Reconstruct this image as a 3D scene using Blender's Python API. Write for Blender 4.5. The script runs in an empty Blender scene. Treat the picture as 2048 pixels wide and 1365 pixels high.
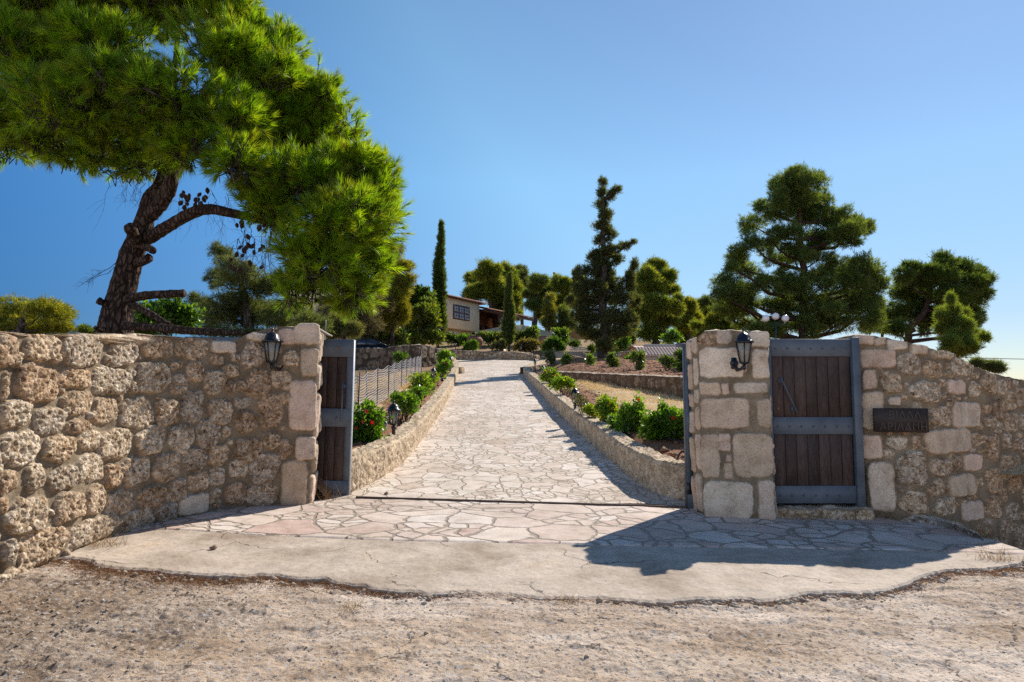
import bpy, math, random
import numpy as np
from mathutils import Vector, Matrix
R = math.radians
SC = bpy.context.scene
COL = SC.collection

# ------------------------------------------------------------------ camera, sky, sun, exposure
F = 1365.0; PITCH = math.atan(107.5 / F); CH = 1.5
cd = bpy.data.cameras.new('camera'); cam = bpy.data.objects.new('camera', cd); COL.objects.link(cam)
cd.sensor_width = 36; cd.lens = 36 * F / 2048; cd.clip_start = .05; cd.clip_end = 2000
cam.location = (0, 0, CH); cam.rotation_euler = (math.pi / 2 + PITCH, 0, 0); SC.camera = cam
SUN_EL, SUN_AZ = 38.4, 35.7          # azimuth measured from the view direction to the right
w = bpy.data.worlds.new('World'); SC.world = w; w.use_nodes = True
nt = w.node_tree; bg = nt.nodes['Background']
sky = nt.nodes.new('ShaderNodeTexSky'); sky.sky_type = 'NISHITA'; sky.sun_disc = False
sky.sun_elevation = R(SUN_EL); sky.sun_rotation = R(SUN_AZ)
sky.altitude = 0; sky.air_density = 1.0; sky.dust_density = .05; sky.ozone_density = 4.0
# clear dry air: deep blue away from the sun, paler towards it, horizon glow held down; out of view, brightened behind the viewer as added fill, dimmed overhead to deepen shadows
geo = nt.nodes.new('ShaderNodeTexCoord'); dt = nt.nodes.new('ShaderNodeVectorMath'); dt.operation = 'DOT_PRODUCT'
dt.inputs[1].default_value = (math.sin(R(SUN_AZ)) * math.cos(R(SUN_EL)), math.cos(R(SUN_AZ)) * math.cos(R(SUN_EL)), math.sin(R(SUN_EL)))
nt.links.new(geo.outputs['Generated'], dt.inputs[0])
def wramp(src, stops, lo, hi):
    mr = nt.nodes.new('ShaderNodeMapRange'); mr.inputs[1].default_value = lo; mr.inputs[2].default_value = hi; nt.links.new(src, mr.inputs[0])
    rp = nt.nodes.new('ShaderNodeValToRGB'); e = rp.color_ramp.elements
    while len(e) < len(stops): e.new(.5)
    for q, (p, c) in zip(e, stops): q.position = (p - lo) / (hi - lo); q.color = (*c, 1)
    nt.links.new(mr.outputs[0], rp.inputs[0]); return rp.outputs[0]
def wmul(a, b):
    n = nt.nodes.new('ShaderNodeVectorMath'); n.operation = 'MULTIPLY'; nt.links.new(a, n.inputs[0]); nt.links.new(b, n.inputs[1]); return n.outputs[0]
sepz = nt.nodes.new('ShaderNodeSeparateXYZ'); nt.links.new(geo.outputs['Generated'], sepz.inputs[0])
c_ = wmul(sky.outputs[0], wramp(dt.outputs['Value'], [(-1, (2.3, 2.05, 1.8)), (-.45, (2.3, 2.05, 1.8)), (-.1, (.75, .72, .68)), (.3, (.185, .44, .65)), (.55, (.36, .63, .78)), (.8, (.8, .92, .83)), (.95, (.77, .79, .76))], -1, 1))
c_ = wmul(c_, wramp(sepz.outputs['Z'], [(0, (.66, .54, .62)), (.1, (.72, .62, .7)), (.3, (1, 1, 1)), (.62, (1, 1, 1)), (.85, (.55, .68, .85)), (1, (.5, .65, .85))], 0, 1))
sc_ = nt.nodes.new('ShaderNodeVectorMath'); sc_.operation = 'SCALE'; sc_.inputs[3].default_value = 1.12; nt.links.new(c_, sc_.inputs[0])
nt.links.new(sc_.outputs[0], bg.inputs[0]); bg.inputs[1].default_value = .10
sd = bpy.data.lights.new('sun', 'SUN'); sun = bpy.data.objects.new('sun', sd); COL.objects.link(sun)
sd.energy = 4.0; sd.angle = R(.55); sd.color = (1, .95, .87)
sv = Vector((math.sin(R(SUN_AZ)) * math.cos(R(SUN_EL)), math.cos(R(SUN_AZ)) * math.cos(R(SUN_EL)), math.sin(R(SUN_EL))))
sun.rotation_euler = sv.to_track_quat('Z', 'Y').to_euler(); sun.location = (20, 30, 40)
vs = SC.view_settings; vs.view_transform = 'Standard'; vs.look = 'None'; vs.gamma = 1; vs.exposure = .6
SC.cycles.max_bounces = 8; SC.cycles.diffuse_bounces = 4; SC.cycles.transmission_bounces = 6; SC.cycles.use_denoising = False

# ------------------------------------------------------------------ geometry of the place
CT, ST = math.cos(PITCH), math.sin(PITCH)
def ray(px, py):
    cx = (px - 1024) / F; cy = -(py - 682.5) / F
    y = CT - cy * ST; z = ST + cy * CT
    return cx / y, z / y
def P(px, py, Y):
    a, b = ray(px, py); return np.array((a * Y, Y, CH + b * Y))
def proj(x, y, z):
    dz = z - CH; f = y * CT + dz * ST; u = -y * ST + dz * CT
    return 1024 + F * x / f, 682.5 - F * u / f
def smooth(a, b, t):
    t = np.clip((t - a) / (b - a), 0, 1); return t * t * (3 - 2 * t)
def g(x, y):                                   # street and forecourt plane
    return .015 * (np.clip(y, -8, 12) - 5) - .02 * np.clip(x, -7, 7) - .26 * np.clip(x - 5.15, 0, 3)
def D(x, y):                                   # driveway surface
    y = np.asarray(y, float)
    d = .0615 + .088 * (np.minimum(y, 38) - 9.1) + .105 * np.clip(y - 38, 0, 18)
    return d - .02 * np.clip(x, -5, 5) * (1 - smooth(9, 13, y))
def hit(px, py, f, lo=2.0, hi=120.0):
    a, b = ray(px, py); ys = np.linspace(lo, hi, 6000)
    d = CH + b * ys - f(a * ys, ys)
    k = np.argmax(d < 0) if (d < 0).any() else len(ys) - 1
    Y = ys[k]; return np.array((a * Y, Y, f(a * Y, Y)))
def gp(px, py):
    a, b = ray(px, py); Y = 8.0
    for _ in range(30): Y = (float(g(a * Y, Y)) - CH) / b
    return np.array((a * Y, Y, CH + b * Y))
def dp(px, py): return hit(px, py, D, 9, 60)

# ------------------------------------------------------------------ noise
def _h(i, j, s):
    n = (i * 374761393 + j * 668265263 + s * 974634777) & 0xffffffff
    n = ((n ^ (n >> 13)) * 1274126177) & 0xffffffff
    return (n ^ (n >> 16)) & 0xffff
def pn(x, y, s=0):
    x = np.asarray(x, float); y = np.asarray(y, float)
    xi = np.floor(x).astype(np.int64); yi = np.floor(y).astype(np.int64); xf = x - xi; yf = y - yi
    def gr(a, b):
        t = _h(xi + a, yi + b, s) * (2 * math.pi / 65536); return np.cos(t) * (xf - a) + np.sin(t) * (yf - b)
    u = xf ** 3 * (xf * (xf * 6 - 15) + 10); v = yf ** 3 * (yf * (yf * 6 - 15) + 10)
    a = gr(0, 0); b = gr(1, 0); c = gr(0, 1); d = gr(1, 1)
    return ((a + u * (b - a)) * (1 - v) + (c + u * (d - c)) * v) * 1.5
def fbm(x, y, o=4, s=0, gain=.5):
    t = 0; a = 1.0
    for k in range(o): t = t + a * pn(x, y, s + k * 7); x = x * 2.03; y = y * 2.03; a *= gain
    return t

# ------------------------------------------------------------------ objects
def tag(o, label=None, cat=None, group=None, kind=None):
    if label: o['label'] = label
    if cat: o['category'] = cat
    if group: o['group'] = group
    if kind: o['kind'] = kind
    return o
def empty(name, loc, label=None, cat=None, group=None, rz=0.0):
    o = bpy.data.objects.new(name, None); COL.objects.link(o); o.location = [float(v) for v in loc]; o.rotation_euler.z = rz
    o.empty_display_size = .2
    return tag(o, label, cat, group)
def mk(name, V, faces, m, parent=None, origin=None, col=None, sm=False, world=False):
    """one mesh object. faces: list of tuples, or an int array (n,3)/(n,4). world=True: V is in world space, the parent's location is taken off."""
    V = np.asarray(V, np.float64).reshape(-1, 3)
    off = np.zeros(3)
    if origin is not None: off = np.asarray(origin, float)
    elif parent is not None and world:
        off = np.array(parent.location)
        if parent.parent: off = off + np.array(parent.parent.location)
    V = V - off
    me = bpy.data.meshes.new(name); me.vertices.add(len(V)); me.vertices.foreach_set('co', V.astype(np.float32).ravel())
    if isinstance(faces, np.ndarray):
        k = faces.shape[1]; idx = faces.ravel(); starts = np.arange(len(faces)) * k
    else:
        idx = np.fromiter((i for f in faces for i in f), np.int64); ln = np.array([len(f) for f in faces]); starts = np.concatenate(([0], np.cumsum(ln)[:-1]))
    me.loops.add(len(idx)); me.loops.foreach_set('vertex_index', idx.astype(np.int32))
    me.polygons.add(len(starts)); me.polygons.foreach_set('loop_start', starts.astype(np.int32))
    me.update(calc_edges=True); me.validate()
    if sm: me.polygons.foreach_set('use_smooth', np.ones(len(me.polygons), bool))
    if col is not None:
        c = np.asarray(col, np.float32)
        if c.shape[1] == 3: c = np.concatenate((c, np.ones((len(c), 1), np.float32)), 1)
        a = me.color_attributes.new('Col', 'FLOAT_COLOR', 'POINT'); a.data.foreach_set('color', c.ravel())
    me.materials.append(m)
    o = bpy.data.objects.new(name, me); COL.objects.link(o)
    if origin is not None: o.location = [float(v) for v in origin]
    if parent is not None: o.parent = parent
    return o
def kids(o): return list(o.children)
def copy_tree(o, parent=None):
    c = o.copy(); COL.objects.link(c)
    if parent is not None: c.parent = parent
    for k in kids(o): copy_tree(k, c)
    return c

class G:
    def __init__(s): s.v = []; s.f = []
    def add(s, V, Fs):
        b = len(s.v); s.v += [tuple(map(float, p)) for p in V]; s.f += [tuple(int(i) + b for i in f) for f in Fs]; return s
    def box(s, a, b, M=None):
        x0, y0, z0 = a; x1, y1, z1 = b
        V = [(x, y, z) for z in (z0, z1) for (x, y) in ((x0, y0), (x1, y0), (x1, y1), (x0, y1))]
        if M is not None: V = [M @ Vector(v) for v in V]
        return s.add(V, [(3, 2, 1, 0), (4, 5, 6, 7), (0, 1, 5, 4), (1, 2, 6, 5), (2, 3, 7, 6), (3, 0, 4, 7)])
    def bbox(s, a, b, r=.006, M=None):          # bevelled box
        x0, y0, z0 = a; x1, y1, z1 = b; V = []
        for z, i in ((z0, r), (z0 + r, 0), (z1 - r, 0), (z1, r)):
            V += [(x0 + r + i * .6, y0 + i, z), (x1 - r - i * .6, y0 + i, z), (x1 - i, y0 + r + i * .6, z), (x1 - i, y1 - r - i * .6, z),
                  (x1 - r - i * .6, y1 - i, z), (x0 + r + i * .6, y1 - i, z), (x0 + i, y1 - r - i * .6, z), (x0 + i, y0 + r + i * .6, z)]
        if M is not None: V = [M @ Vector(v) for v in V]
        fs = [tuple(reversed(range(8))), tuple(range(24, 32))]
        for k in range(3):
            for i in range(8): fs.append((k * 8 + i, k * 8 + (i + 1) % 8, k * 8 + 8 + (i + 1) % 8, k * 8 + 8 + i))
        return s.add(V, fs)
    def tube(s, pts, rad, n=8, cap=True, rough=0.0, seed=0):
        pts = [np.asarray(p, float) for p in pts]; k = len(pts)
        rad = [rad] * k if np.isscalar(rad) else list(rad)
        rng = np.random.default_rng(seed); V = []; up = np.array((0, 0, 1.0)); last = None
        for i, p in enumerate(pts):
            t = pts[min(i + 1, k - 1)] - pts[max(i - 1, 0)]; t = t / (np.linalg.norm(t) + 1e-9)
            if last is None:
                a = np.cross(t, up if abs(t[2]) < .9 else np.array((1.0, 0, 0)))
            else: a = last - t * last.dot(t)
            a = a / (np.linalg.norm(a) + 1e-9); last = a; b = np.cross(t, a)
            for j in range(n):
                q = 2 * math.pi * j / n; r = rad[i] * (1 + rough * rng.uniform(-1, 1))
                V.append(p + (a * math.cos(q) + b * math.sin(q)) * r)
        fs = [(i * n + j, i * n + (j + 1) % n, i * n + n + (j + 1) % n, i * n + n + j) for i in range(k - 1) for j in range(n)]
        if cap: fs += [tuple(reversed(range(n))), tuple(range((k - 1) * n, k * n))]
        return s.add(V, fs)
    def lathe(s, prof, n=24, c=(0, 0, 0), rot=0.0):
        V = [(c[0] + r * math.cos(2 * math.pi * j / n + rot), c[1] + r * math.sin(2 * math.pi * j / n + rot), c[2] + z) for r, z in prof for j in range(n)]
        k = len(prof)
        fs = [(i * n + j, i * n + (j + 1) % n, i * n + n + (j + 1) % n, i * n + n + j) for i in range(k - 1) for j in range(n)]
        fs += [tuple(reversed(range(n))), tuple(range((k - 1) * n, k * n))]
        return s.add(V, fs)
    def prism(s, poly, y0, y1):                  # poly in x,z
        n = len(poly); V = [(x, y0, z) for x, z in poly] + [(x, y1, z) for x, z in poly]
        return s.add(V, [tuple(range(n)), tuple(reversed(range(n, 2 * n)))] + [(i, i + n, (i + 1) % n + n, (i + 1) % n) for i in range(n)])
    def build(s, name, m, parent=None, sm=False, world=False, origin=None): return mk(name, s.v, s.f, m, parent, origin, sm=sm, world=world)

# ------------------------------------------------------------------ materials
def newmat(name, rough=.8, spec=.3):
    m = bpy.data.materials.new(name); m.use_nodes = True; t = m.node_tree; b = t.nodes['Principled BSDF']
    b.inputs['Roughness'].default_value = rough; b.inputs['Specular IOR Level'].default_value = spec
    return m, t, b
def nd(t, typ, **k):
    n = t.nodes.new(typ)
    for a, v in k.items():
        if a in n.inputs: n.inputs[a].default_value = v
        else: setattr(n, a, v)
    return n
def L(t, a, b): t.links.new(a, b)
def coords(t, scale=(1, 1, 1)):
    c = nd(t, 'ShaderNodeTexCoord'); mp = nd(t, 'ShaderNodeMapping'); mp.inputs['Scale'].default_value = scale
    L(t, c.outputs['Object'], mp.inputs[0]); return mp.outputs[0]
def noise(t, v, sc, det=4, rough=.55, dist=0.0):
    n = nd(t, 'ShaderNodeTexNoise'); n.inputs['Scale'].default_value = sc; n.inputs['Detail'].default_value = det
    n.inputs['Roughness'].default_value = rough; n.inputs['Distortion'].default_value = dist
    if v is not None: L(t, v, n.inputs['Vector'])
    return n
def ramp(t, fac, stops):
    r = nd(t, 'ShaderNodeValToRGB'); e = r.color_ramp.elements
    while len(e) < len(stops): e.new(.5)
    for q, (p, c) in zip(e, stops):
        q.position = p; q.color = (c, c, c, 1) if np.isscalar(c) else (*c, 1)
    L(t, fac, r.inputs[0]); return r.outputs[0]
def mix(t, fac, a, b, mode='MIX'):
    n = nd(t, 'ShaderNodeMix', data_type='RGBA', blend_type=mode)
    for sock, v in ((n.inputs[0], fac), (n.inputs[6], a), (n.inputs[7], b)):
        if hasattr(v, 'links'): L(t, v, sock)
        else: sock.default_value = v if np.isscalar(v) else (*v, 1)
    return n.outputs[2]
def math_(t, op, a, b=0.0, c=0.0):
    n = nd(t, 'ShaderNodeMath', operation=op)
    for i, v in enumerate((a, b, c)):
        if hasattr(v, 'links'): L(t, v, n.inputs[i])
        else: n.inputs[i].default_value = v
    return n.outputs[0]
def bump(t, b, h, strength=.5, dist=.01, prev=None):
    n = nd(t, 'ShaderNodeBump'); n.inputs['Strength'].default_value = strength; n.inputs['Distance'].default_value = dist
    L(t, h, n.inputs['Height'])
    if prev is not None: L(t, prev, n.inputs['Normal'])
    if b is not None: L(t, n.outputs[0], b.inputs['Normal'])
    return n.outputs[0]
def speck(name, c1, c2, sc=20, rough=.8, bs=.3, bd=.005, det=6, stretch=(1, 1, 1), spec=.3, metal=0.0, c3=None):
    m, t, b = newmat(name, rough, spec); v = coords(t, stretch); n = noise(t, v, sc, det)
    c = ramp(t, n.outputs[0], [(.3, c1), (.7, c2)])
    if c3 is not None:
        n2 = noise(t, v, sc * .13, 5, .65); c = mix(t, ramp(t, n2.outputs[0], [(.48, 0.0), (.66, 1.0)]), c, c3)
    L(t, c, b.inputs['Base Color']); b.inputs['Metallic'].default_value = metal
    if bs: bump(t, b, n.outputs[0], bs, bd)
    return m
def leafmat(name, tr=.4, rough=.55, hue=(1.5, 1.35, .5), spec=.25):
    """vertex colour = the leaf's own pigment; light passes through it"""
    m, t, b = newmat(name, rough, spec); a = nd(t, 'ShaderNodeAttribute', attribute_name='Col')
    L(t, a.outputs['Color'], b.inputs['Base Color'])
    tl = nd(t, 'ShaderNodeBsdfTranslucent'); L(t, mix(t, 1.0, a.outputs['Color'], hue, 'MULTIPLY'), tl.inputs[0])
    s = nd(t, 'ShaderNodeMixShader'); s.inputs[0].default_value = tr
    L(t, b.outputs[0], s.inputs[1]); L(t, tl.outputs[0], s.inputs[2]); L(t, s.outputs[0], t.nodes['Material Output'].inputs[0])
    return m

def stone_material(name, pebble=32.0, coarse=1.0):
    """Col rgb = the stone's own tint, alpha = how much of it is pebbly conglomerate"""
    m, t, b = newmat(name, .92, .2); v = coords(t)
    a = nd(t, 'ShaderNodeAttribute', attribute_name='Col')
    wv = nd(t, 'ShaderNodeVectorMath', operation='ADD'); nz = noise(t, v, 30, 3); sc = nd(t, 'ShaderNodeVectorMath', operation='SCALE'); sc.inputs[3].default_value = .03
    L(t, nz.outputs['Color'], sc.inputs[0]); L(t, v, wv.inputs[0]); L(t, sc.outputs[0], wv.inputs[1])
    vo = nd(t, 'ShaderNodeTexVoronoi'); vo.inputs['Scale'].default_value = pebble; L(t, wv.outputs[0], vo.inputs['Vector'])
    vo2 = nd(t, 'ShaderNodeTexVoronoi'); vo2.inputs['Scale'].default_value = pebble * .45; L(t, wv.outputs[0], vo2.inputs['Vector'])
    sep = nd(t, 'ShaderNodeSeparateColor'); L(t, vo.outputs['Color'], sep.inputs[0])
    sep2 = nd(t, 'ShaderNodeSeparateColor'); L(t, vo2.outputs['Color'], sep2.inputs[0])
    r1 = ramp(t, sep.outputs[0], [(0, (.22, .15, .1)), (.22, (.55, .4, .27)), (.5, (.95, .86, .74)), (.78, (1.25, 1.25, 1.25)), (1, (2.0, 1.95, 1.85))])
    r2 = ramp(t, sep2.outputs[1], [(0, (.55, .42, .32)), (.3, (.95, .85, .72)), (.6, (1.05, 1.05, 1.02)), (1, (1.45, 1.4, 1.35))])
    pb = mix(t, .5, r1, r2); pb = mix(t, 1.0, pb, (1.25, 1.25, 1.25), 'MULTIPLY')
    f1 = noise(t, v, 5, 7, .62); f2 = noise(t, v, 55, 4, .6)
    fr = ramp(t, f1.outputs[0], [(.25, (.6, .53, .46)), (.48, (1.0, .97, .93)), (.78, (1.25, 1.23, 1.2))])
    fr2 = ramp(t, f2.outputs[0], [(.3, .72), (.5, 1.0), (.75, 1.12)])
    base = mix(t, 1.0, mix(t, 1.0, a.outputs['Color'], fr, 'MULTIPLY'), fr2, 'MULTIPLY')
    c = mix(t, a.outputs['Alpha'], base, mix(t, 1.0, base, pb, 'MULTIPLY'))
    pit = noise(t, v, 85, 2); pit2 = noise(t, v, 30, 3, .6, .5); pm = math_(t, 'MAXIMUM', ramp(t, pit.outputs[0], [(.3, 1.0), (.38, 0.0)]), math_(t, 'MULTIPLY', ramp(t, pit2.outputs[0], [(.34, 1.0), (.41, 0.0)]), a.outputs['Alpha'])); c = mix(t, pm, c, mix(t, 1.0, c, (.27, .22, .18), 'MULTIPLY'))
    L(t, c, b.inputs['Base Color'])
    hb = math_(t, 'MULTIPLY', vo.outputs['Distance'], a.outputs['Alpha'])
    n1 = bump(t, None, f2.outputs[0], .5, .008 * coarse); n2 = bump(t, None, pit.outputs[0], .5, .006, n1)
    n3 = nd(t, 'ShaderNodeBump', invert=True); n3.inputs['Strength'].default_value = .9; n3.inputs['Distance'].default_value = .012 * coarse
    L(t, hb, n3.inputs['Height']); L(t, n2, n3.inputs['Normal']); L(t, n3.outputs[0], b.inputs['Normal'])
    return m

def flag_material(name, scale, cols, mortar, joint=.035, stretch=(1, 1, 1), warp=.25):
    m, t, b = newmat(name, .8, .3); v = coords(t, stretch)
    nz = noise(t, v, 1.7, 2); nf = noise(t, v, 9, 3); wv = nd(t, 'ShaderNodeVectorMath', operation='ADD'); sc = nd(t, 'ShaderNodeVectorMath', operation='SCALE'); sc.inputs[3].default_value = warp
    L(t, nz.outputs['Color'], sc.inputs[0]); L(t, v, wv.inputs[0]); L(t, sc.outputs[0], wv.inputs[1])
    wv2 = nd(t, 'ShaderNodeVectorMath', operation='ADD'); sc2 = nd(t, 'ShaderNodeVectorMath', operation='SCALE'); sc2.inputs[3].default_value = .07
    L(t, nf.outputs['Color'], sc2.inputs[0]); L(t, wv.outputs[0], wv2.inputs[0]); L(t, sc2.outputs[0], wv2.inputs[1])
    A = dict(voronoi_dimensions='2D')
    v1 = nd(t, 'ShaderNodeTexVoronoi', feature='F1', **A); v2 = nd(t, 'ShaderNodeTexVoronoi', feature='DISTANCE_TO_EDGE', **A)
    v3 = nd(t, 'ShaderNodeTexVoronoi', feature='F1', **A); v4 = nd(t, 'ShaderNodeTexVoronoi', feature='DISTANCE_TO_EDGE', **A)
    for q, s_ in ((v1, scale), (v2, scale), (v3, scale * 1.9), (v4, scale * 1.9)): q.inputs['Scale'].default_value = s_; L(t, wv2.outputs[0], q.inputs['Vector'])
    sep = nd(t, 'ShaderNodeSeparateColor'); L(t, v1.outputs['Color'], sep.inputs[0]); sep3 = nd(t, 'ShaderNodeSeparateColor'); L(t, v3.outputs['Color'], sep3.inputs[0])
    split = math_(t, 'GREATER_THAN', sep.outputs[1], .5)                       # some big slabs are laid as several small pieces
    small = math_(t, 'ADD', math_(t, 'MULTIPLY', v4.outputs['Distance'], .55), math_(t, 'MULTIPLY', math_(t, 'SUBTRACT', 1.0, split), 5.0))
    edge_d = math_(t, 'MINIMUM', v2.outputs['Distance'], small)
    tone = math_(t, 'ADD', math_(t, 'MULTIPLY', sep.outputs[0], math_(t, 'SUBTRACT', 1.0, split)), math_(t, 'MULTIPLY', sep3.outputs[0], split))
    c = ramp(t, tone, [(i / (len(cols) - 1), q) for i, q in enumerate(cols)])
    n1 = noise(t, v, 6, 8, .65); n2 = noise(t, v, 45, 4, .6); n3 = noise(t, v, .5, 5, .6)
    c = mix(t, 1.0, c, ramp(t, n1.outputs[0], [(.25, (.66, .6, .55)), (.48, (1, .98, .96)), (.75, (1.16, 1.16, 1.16))]), 'MULTIPLY')
    c = mix(t, 1.0, c, ramp(t, n2.outputs[0], [(.3, .82), (.55, 1.0), (.8, 1.1)]), 'MULTIPLY')
    c = mix(t, 1.0, c, ramp(t, n3.outputs[0], [(.3, (.8, .75, .7)), (.6, (1.04, 1.04, 1.04))]), 'MULTIPLY')
    jw = math_(t, 'MULTIPLY', ramp(t, nf.outputs[0], [(.3, .35), (.75, 1.5)]), joint)
    edge = math_(t, 'SUBTRACT', edge_d, jw)
    mask = ramp(t, math_(t, 'MULTIPLY_ADD', edge, 14, .5), [(.3, 1.0), (.75, 0.0)])
    mc = mix(t, n1.outputs[0], mortar, tuple(x * 1.5 for x in mortar))
    L(t, mix(t, mask, c, mc), b.inputs['Base Color'])
    hh = math_(t, 'SUBTRACT', math_(t, 'MULTIPLY', n1.outputs[0], .5), mask)
    q = bump(t, None, hh, .8, .014); bump(t, b, n2.outputs[0], .35, .006, q)
    return m
M_stone = stone_material('wall_stone')
M_flag = flag_material('forecourt_flagstone', 1.9, [(.62, .5, .41), (.67, .57, .48), (.58, .45, .37), (.7, .62, .54), (.64, .52, .43), (.68, .59, .51), (.56, .4, .33), (.67, .57, .49)], (.25, .2, .15), .04)
M_drive = flag_material('driveway_flagstone', 2.7, [(.66, .55, .44), (.74, .63, .52), (.6, .49, .39), (.76, .67, .58), (.68, .55, .45), (.72, .64, .54), (.56, .44, .34)], (.3, .24, .17), .04, warp=.5)

def road_mat():
    m, t, b = newmat('rough_road', .95, .15); v = coords(t)
    a = nd(t, 'ShaderNodeAttribute', attribute_name='Col')
    n1 = noise(t, v, 2.2, 8, .65, .6); n2 = noise(t, v, 28, 6, .65); n3 = noise(t, v, 110, 3)
    vs_ = coords(t, (1, 1.6, 1)); n4 = noise(t, vs_, 3.5, 8, .7, 1.2)
    c = mix(t, 1.0, a.outputs['Color'], ramp(t, n1.outputs[0], [(.28, (.68, .62, .56)), (.5, (1, .97, .94)), (.74, (1.22, 1.2, 1.16))]), 'MULTIPLY')
    c = mix(t, 1.0, c, ramp(t, n4.outputs[0], [(.3, (.5, .46, .43)), (.42, (1, 1, 1)), (.8, (1.12, 1.12, 1.12))]), 'MULTIPLY')
    c = mix(t, 1.0, c, ramp(t, n2.outputs[0], [(.3, (.6, .56, .52)), (.48, (1, 1, 1)), (.75, (1.2, 1.2, 1.18))]), 'MULTIPLY')
    vo = nd(t, 'ShaderNodeTexVoronoi'); vo.inputs['Scale'].default_value = 60; L(t, v, vo.inputs['Vector'])
    sep = nd(t, 'ShaderNodeSeparateColor'); L(t, vo.outputs['Color'], sep.inputs[0])
    c = mix(t, ramp(t, sep.outputs[0], [(.86, 0.0), (.9, .6)]), c, (.5, .47, .43)); c = mix(t, ramp(t, sep.outputs[1], [(.9, 0.0), (.93, .7)]), c, (.1, .09, .085))
    nw = noise(t, v, 2.4, 5, .65); off = nd(t, 'ShaderNodeVectorMath', operation='MULTIPLY_ADD'); L(t, nw.outputs['Color'], off.inputs[0]); off.inputs[1].default_value = (.9, .9, 0); L(t, v, off.inputs[2])
    vc = nd(t, 'ShaderNodeTexVoronoi', feature='DISTANCE_TO_EDGE', voronoi_dimensions='2D'); vc.inputs['Scale'].default_value = 1.0; L(t, off.outputs[0], vc.inputs['Vector'])
    nm = noise(t, v, 1.2, 3); crack = math_(t, 'MULTIPLY', ramp(t, vc.outputs['Distance'], [(.004, 1.0), (.018, 0.0)]), ramp(t, nm.outputs[0], [(.47, 0.0), (.56, 1.0)])); c = mix(t, crack, c, (.1, .075, .055))
    L(t, c, b.inputs['Base Color'])
    q = bump(t, None, n2.outputs[0], .7, .022); q = bump(t, None, n4.outputs[0], .7, .03, q); bump(t, b, n3.outputs[0], .5, .008, q); return m
def concrete_mat():
    m, t, b = newmat('apron_concrete', .9, .25); v = coords(t)
    n1 = noise(t, v, 1.3, 7, .6, .4); n2 = noise(t, v, 40, 5, .65); n3 = noise(t, v, 7, 5)
    c = ramp(t, n1.outputs[0], [(.25, (.28, .2, .138)), (.43, (.45, .36, .272)), (.58, (.55, .45, .355)), (.78, (.55, .415, .28))])
    c = mix(t, 1.0, c, ramp(t, n2.outputs[0], [(.3, (.75, .72, .7)), (.5, (1, 1, 1)), (.78, (1.15, 1.15, 1.13))]), 'MULTIPLY')
    c = mix(t, 1.0, c, ramp(t, n3.outputs[0], [(.3, .85), (.6, 1.05)]), 'MULTIPLY')
    wv = noise(t, v, 2.2, 3, .5, 3.5); wm = ramp(t, math_(t, 'PINGPONG', math_(t, 'MULTIPLY', wv.outputs[0], 9.0), .5), [(.0, .72), (.06, 1.0)]); c = mix(t, .85, c, mix(t, 1.0, c, wm, 'MULTIPLY'))
    nw = noise(t, v, 3, 4); off = nd(t, 'ShaderNodeVectorMath', operation='MULTIPLY_ADD'); L(t, nw.outputs['Color'], off.inputs[0]); off.inputs[1].default_value = (.5, .5, 0); L(t, v, off.inputs[2])
    vo = nd(t, 'ShaderNodeTexVoronoi', feature='DISTANCE_TO_EDGE', voronoi_dimensions='2D'); vo.inputs['Scale'].default_value = .8; L(t, off.outputs[0], vo.inputs['Vector'])
    nm = noise(t, v, .9, 2); crack = math_(t, 'MULTIPLY', ramp(t, vo.outputs['Distance'], [(.002, 1.0), (.008, 0.0)]), ramp(t, nm.outputs[0], [(.5, 0.0), (.58, 1.0)]))
    c = mix(t, crack, c, (.08, .06, .045)); L(t, c, b.inputs['Base Color'])
    q = bump(t, None, n2.outputs[0], .5, .008); q = bump(t, None, wm, .25, .006, q); bump(t, b, math_(t, 'MULTIPLY', crack, -1.0), .6, .01, q); return m
def terrain_mat():
    m, t, b = newmat('hillside_earth', .95, .1); v = coords(t); a = nd(t, 'ShaderNodeAttribute', attribute_name='Col')
    n1 = noise(t, v, 1.2, 8, .65); n2 = noise(t, v, 14, 6, .7)
    c = mix(t, 1.0, a.outputs['Color'], ramp(t, n1.outputs[0], [(.3, (.7, .66, .62)), (.55, (1, 1, 1)), (.8, (1.3, 1.25, 1.15))]), 'MULTIPLY')
    c = mix(t, 1.0, c, ramp(t, n2.outputs[0], [(.3, .6), (.5, 1.0), (.8, 1.3)]), 'MULTIPLY')
    L(t, c, b.inputs['Base Color']); bump(t, b, n2.outputs[0], .9, .06); return m
M_road = road_mat(); M_conc = concrete_mat(); M_terr = terrain_mat()
def wood_mat():
    m, t, b = newmat('weathered_wood', .6, .3); v = coords(t, (9, 9, .9)); n = noise(t, v, 5, 8, .65, .8); n2 = noise(t, coords(t, (60, 60, 2.5)), 3, 4)
    n3 = noise(t, coords(t), 1.4, 4)
    a = nd(t, 'ShaderNodeAttribute', attribute_name='Col')
    c = ramp(t, n.outputs[0], [(.25, (.028, .017, .013)), (.5, (.058, .035, .027)), (.75, (.11, .074, .058))])
    c = mix(t, 1.0, c, a.outputs['Color'], 'MULTIPLY'); c = mix(t, ramp(t, n3.outputs[0], [(.5, 0.0), (.7, .45)]), c, (.15, .1, .075))
    c = mix(t, 1.0, c, ramp(t, n2.outputs[0], [(.3, .6), (.6, 1.1)]), 'MULTIPLY'); L(t, c, b.inputs['Base Color'])
    bump(t, b, n2.outputs[0], .4, .004); return m
M_wood = wood_mat()
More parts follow.
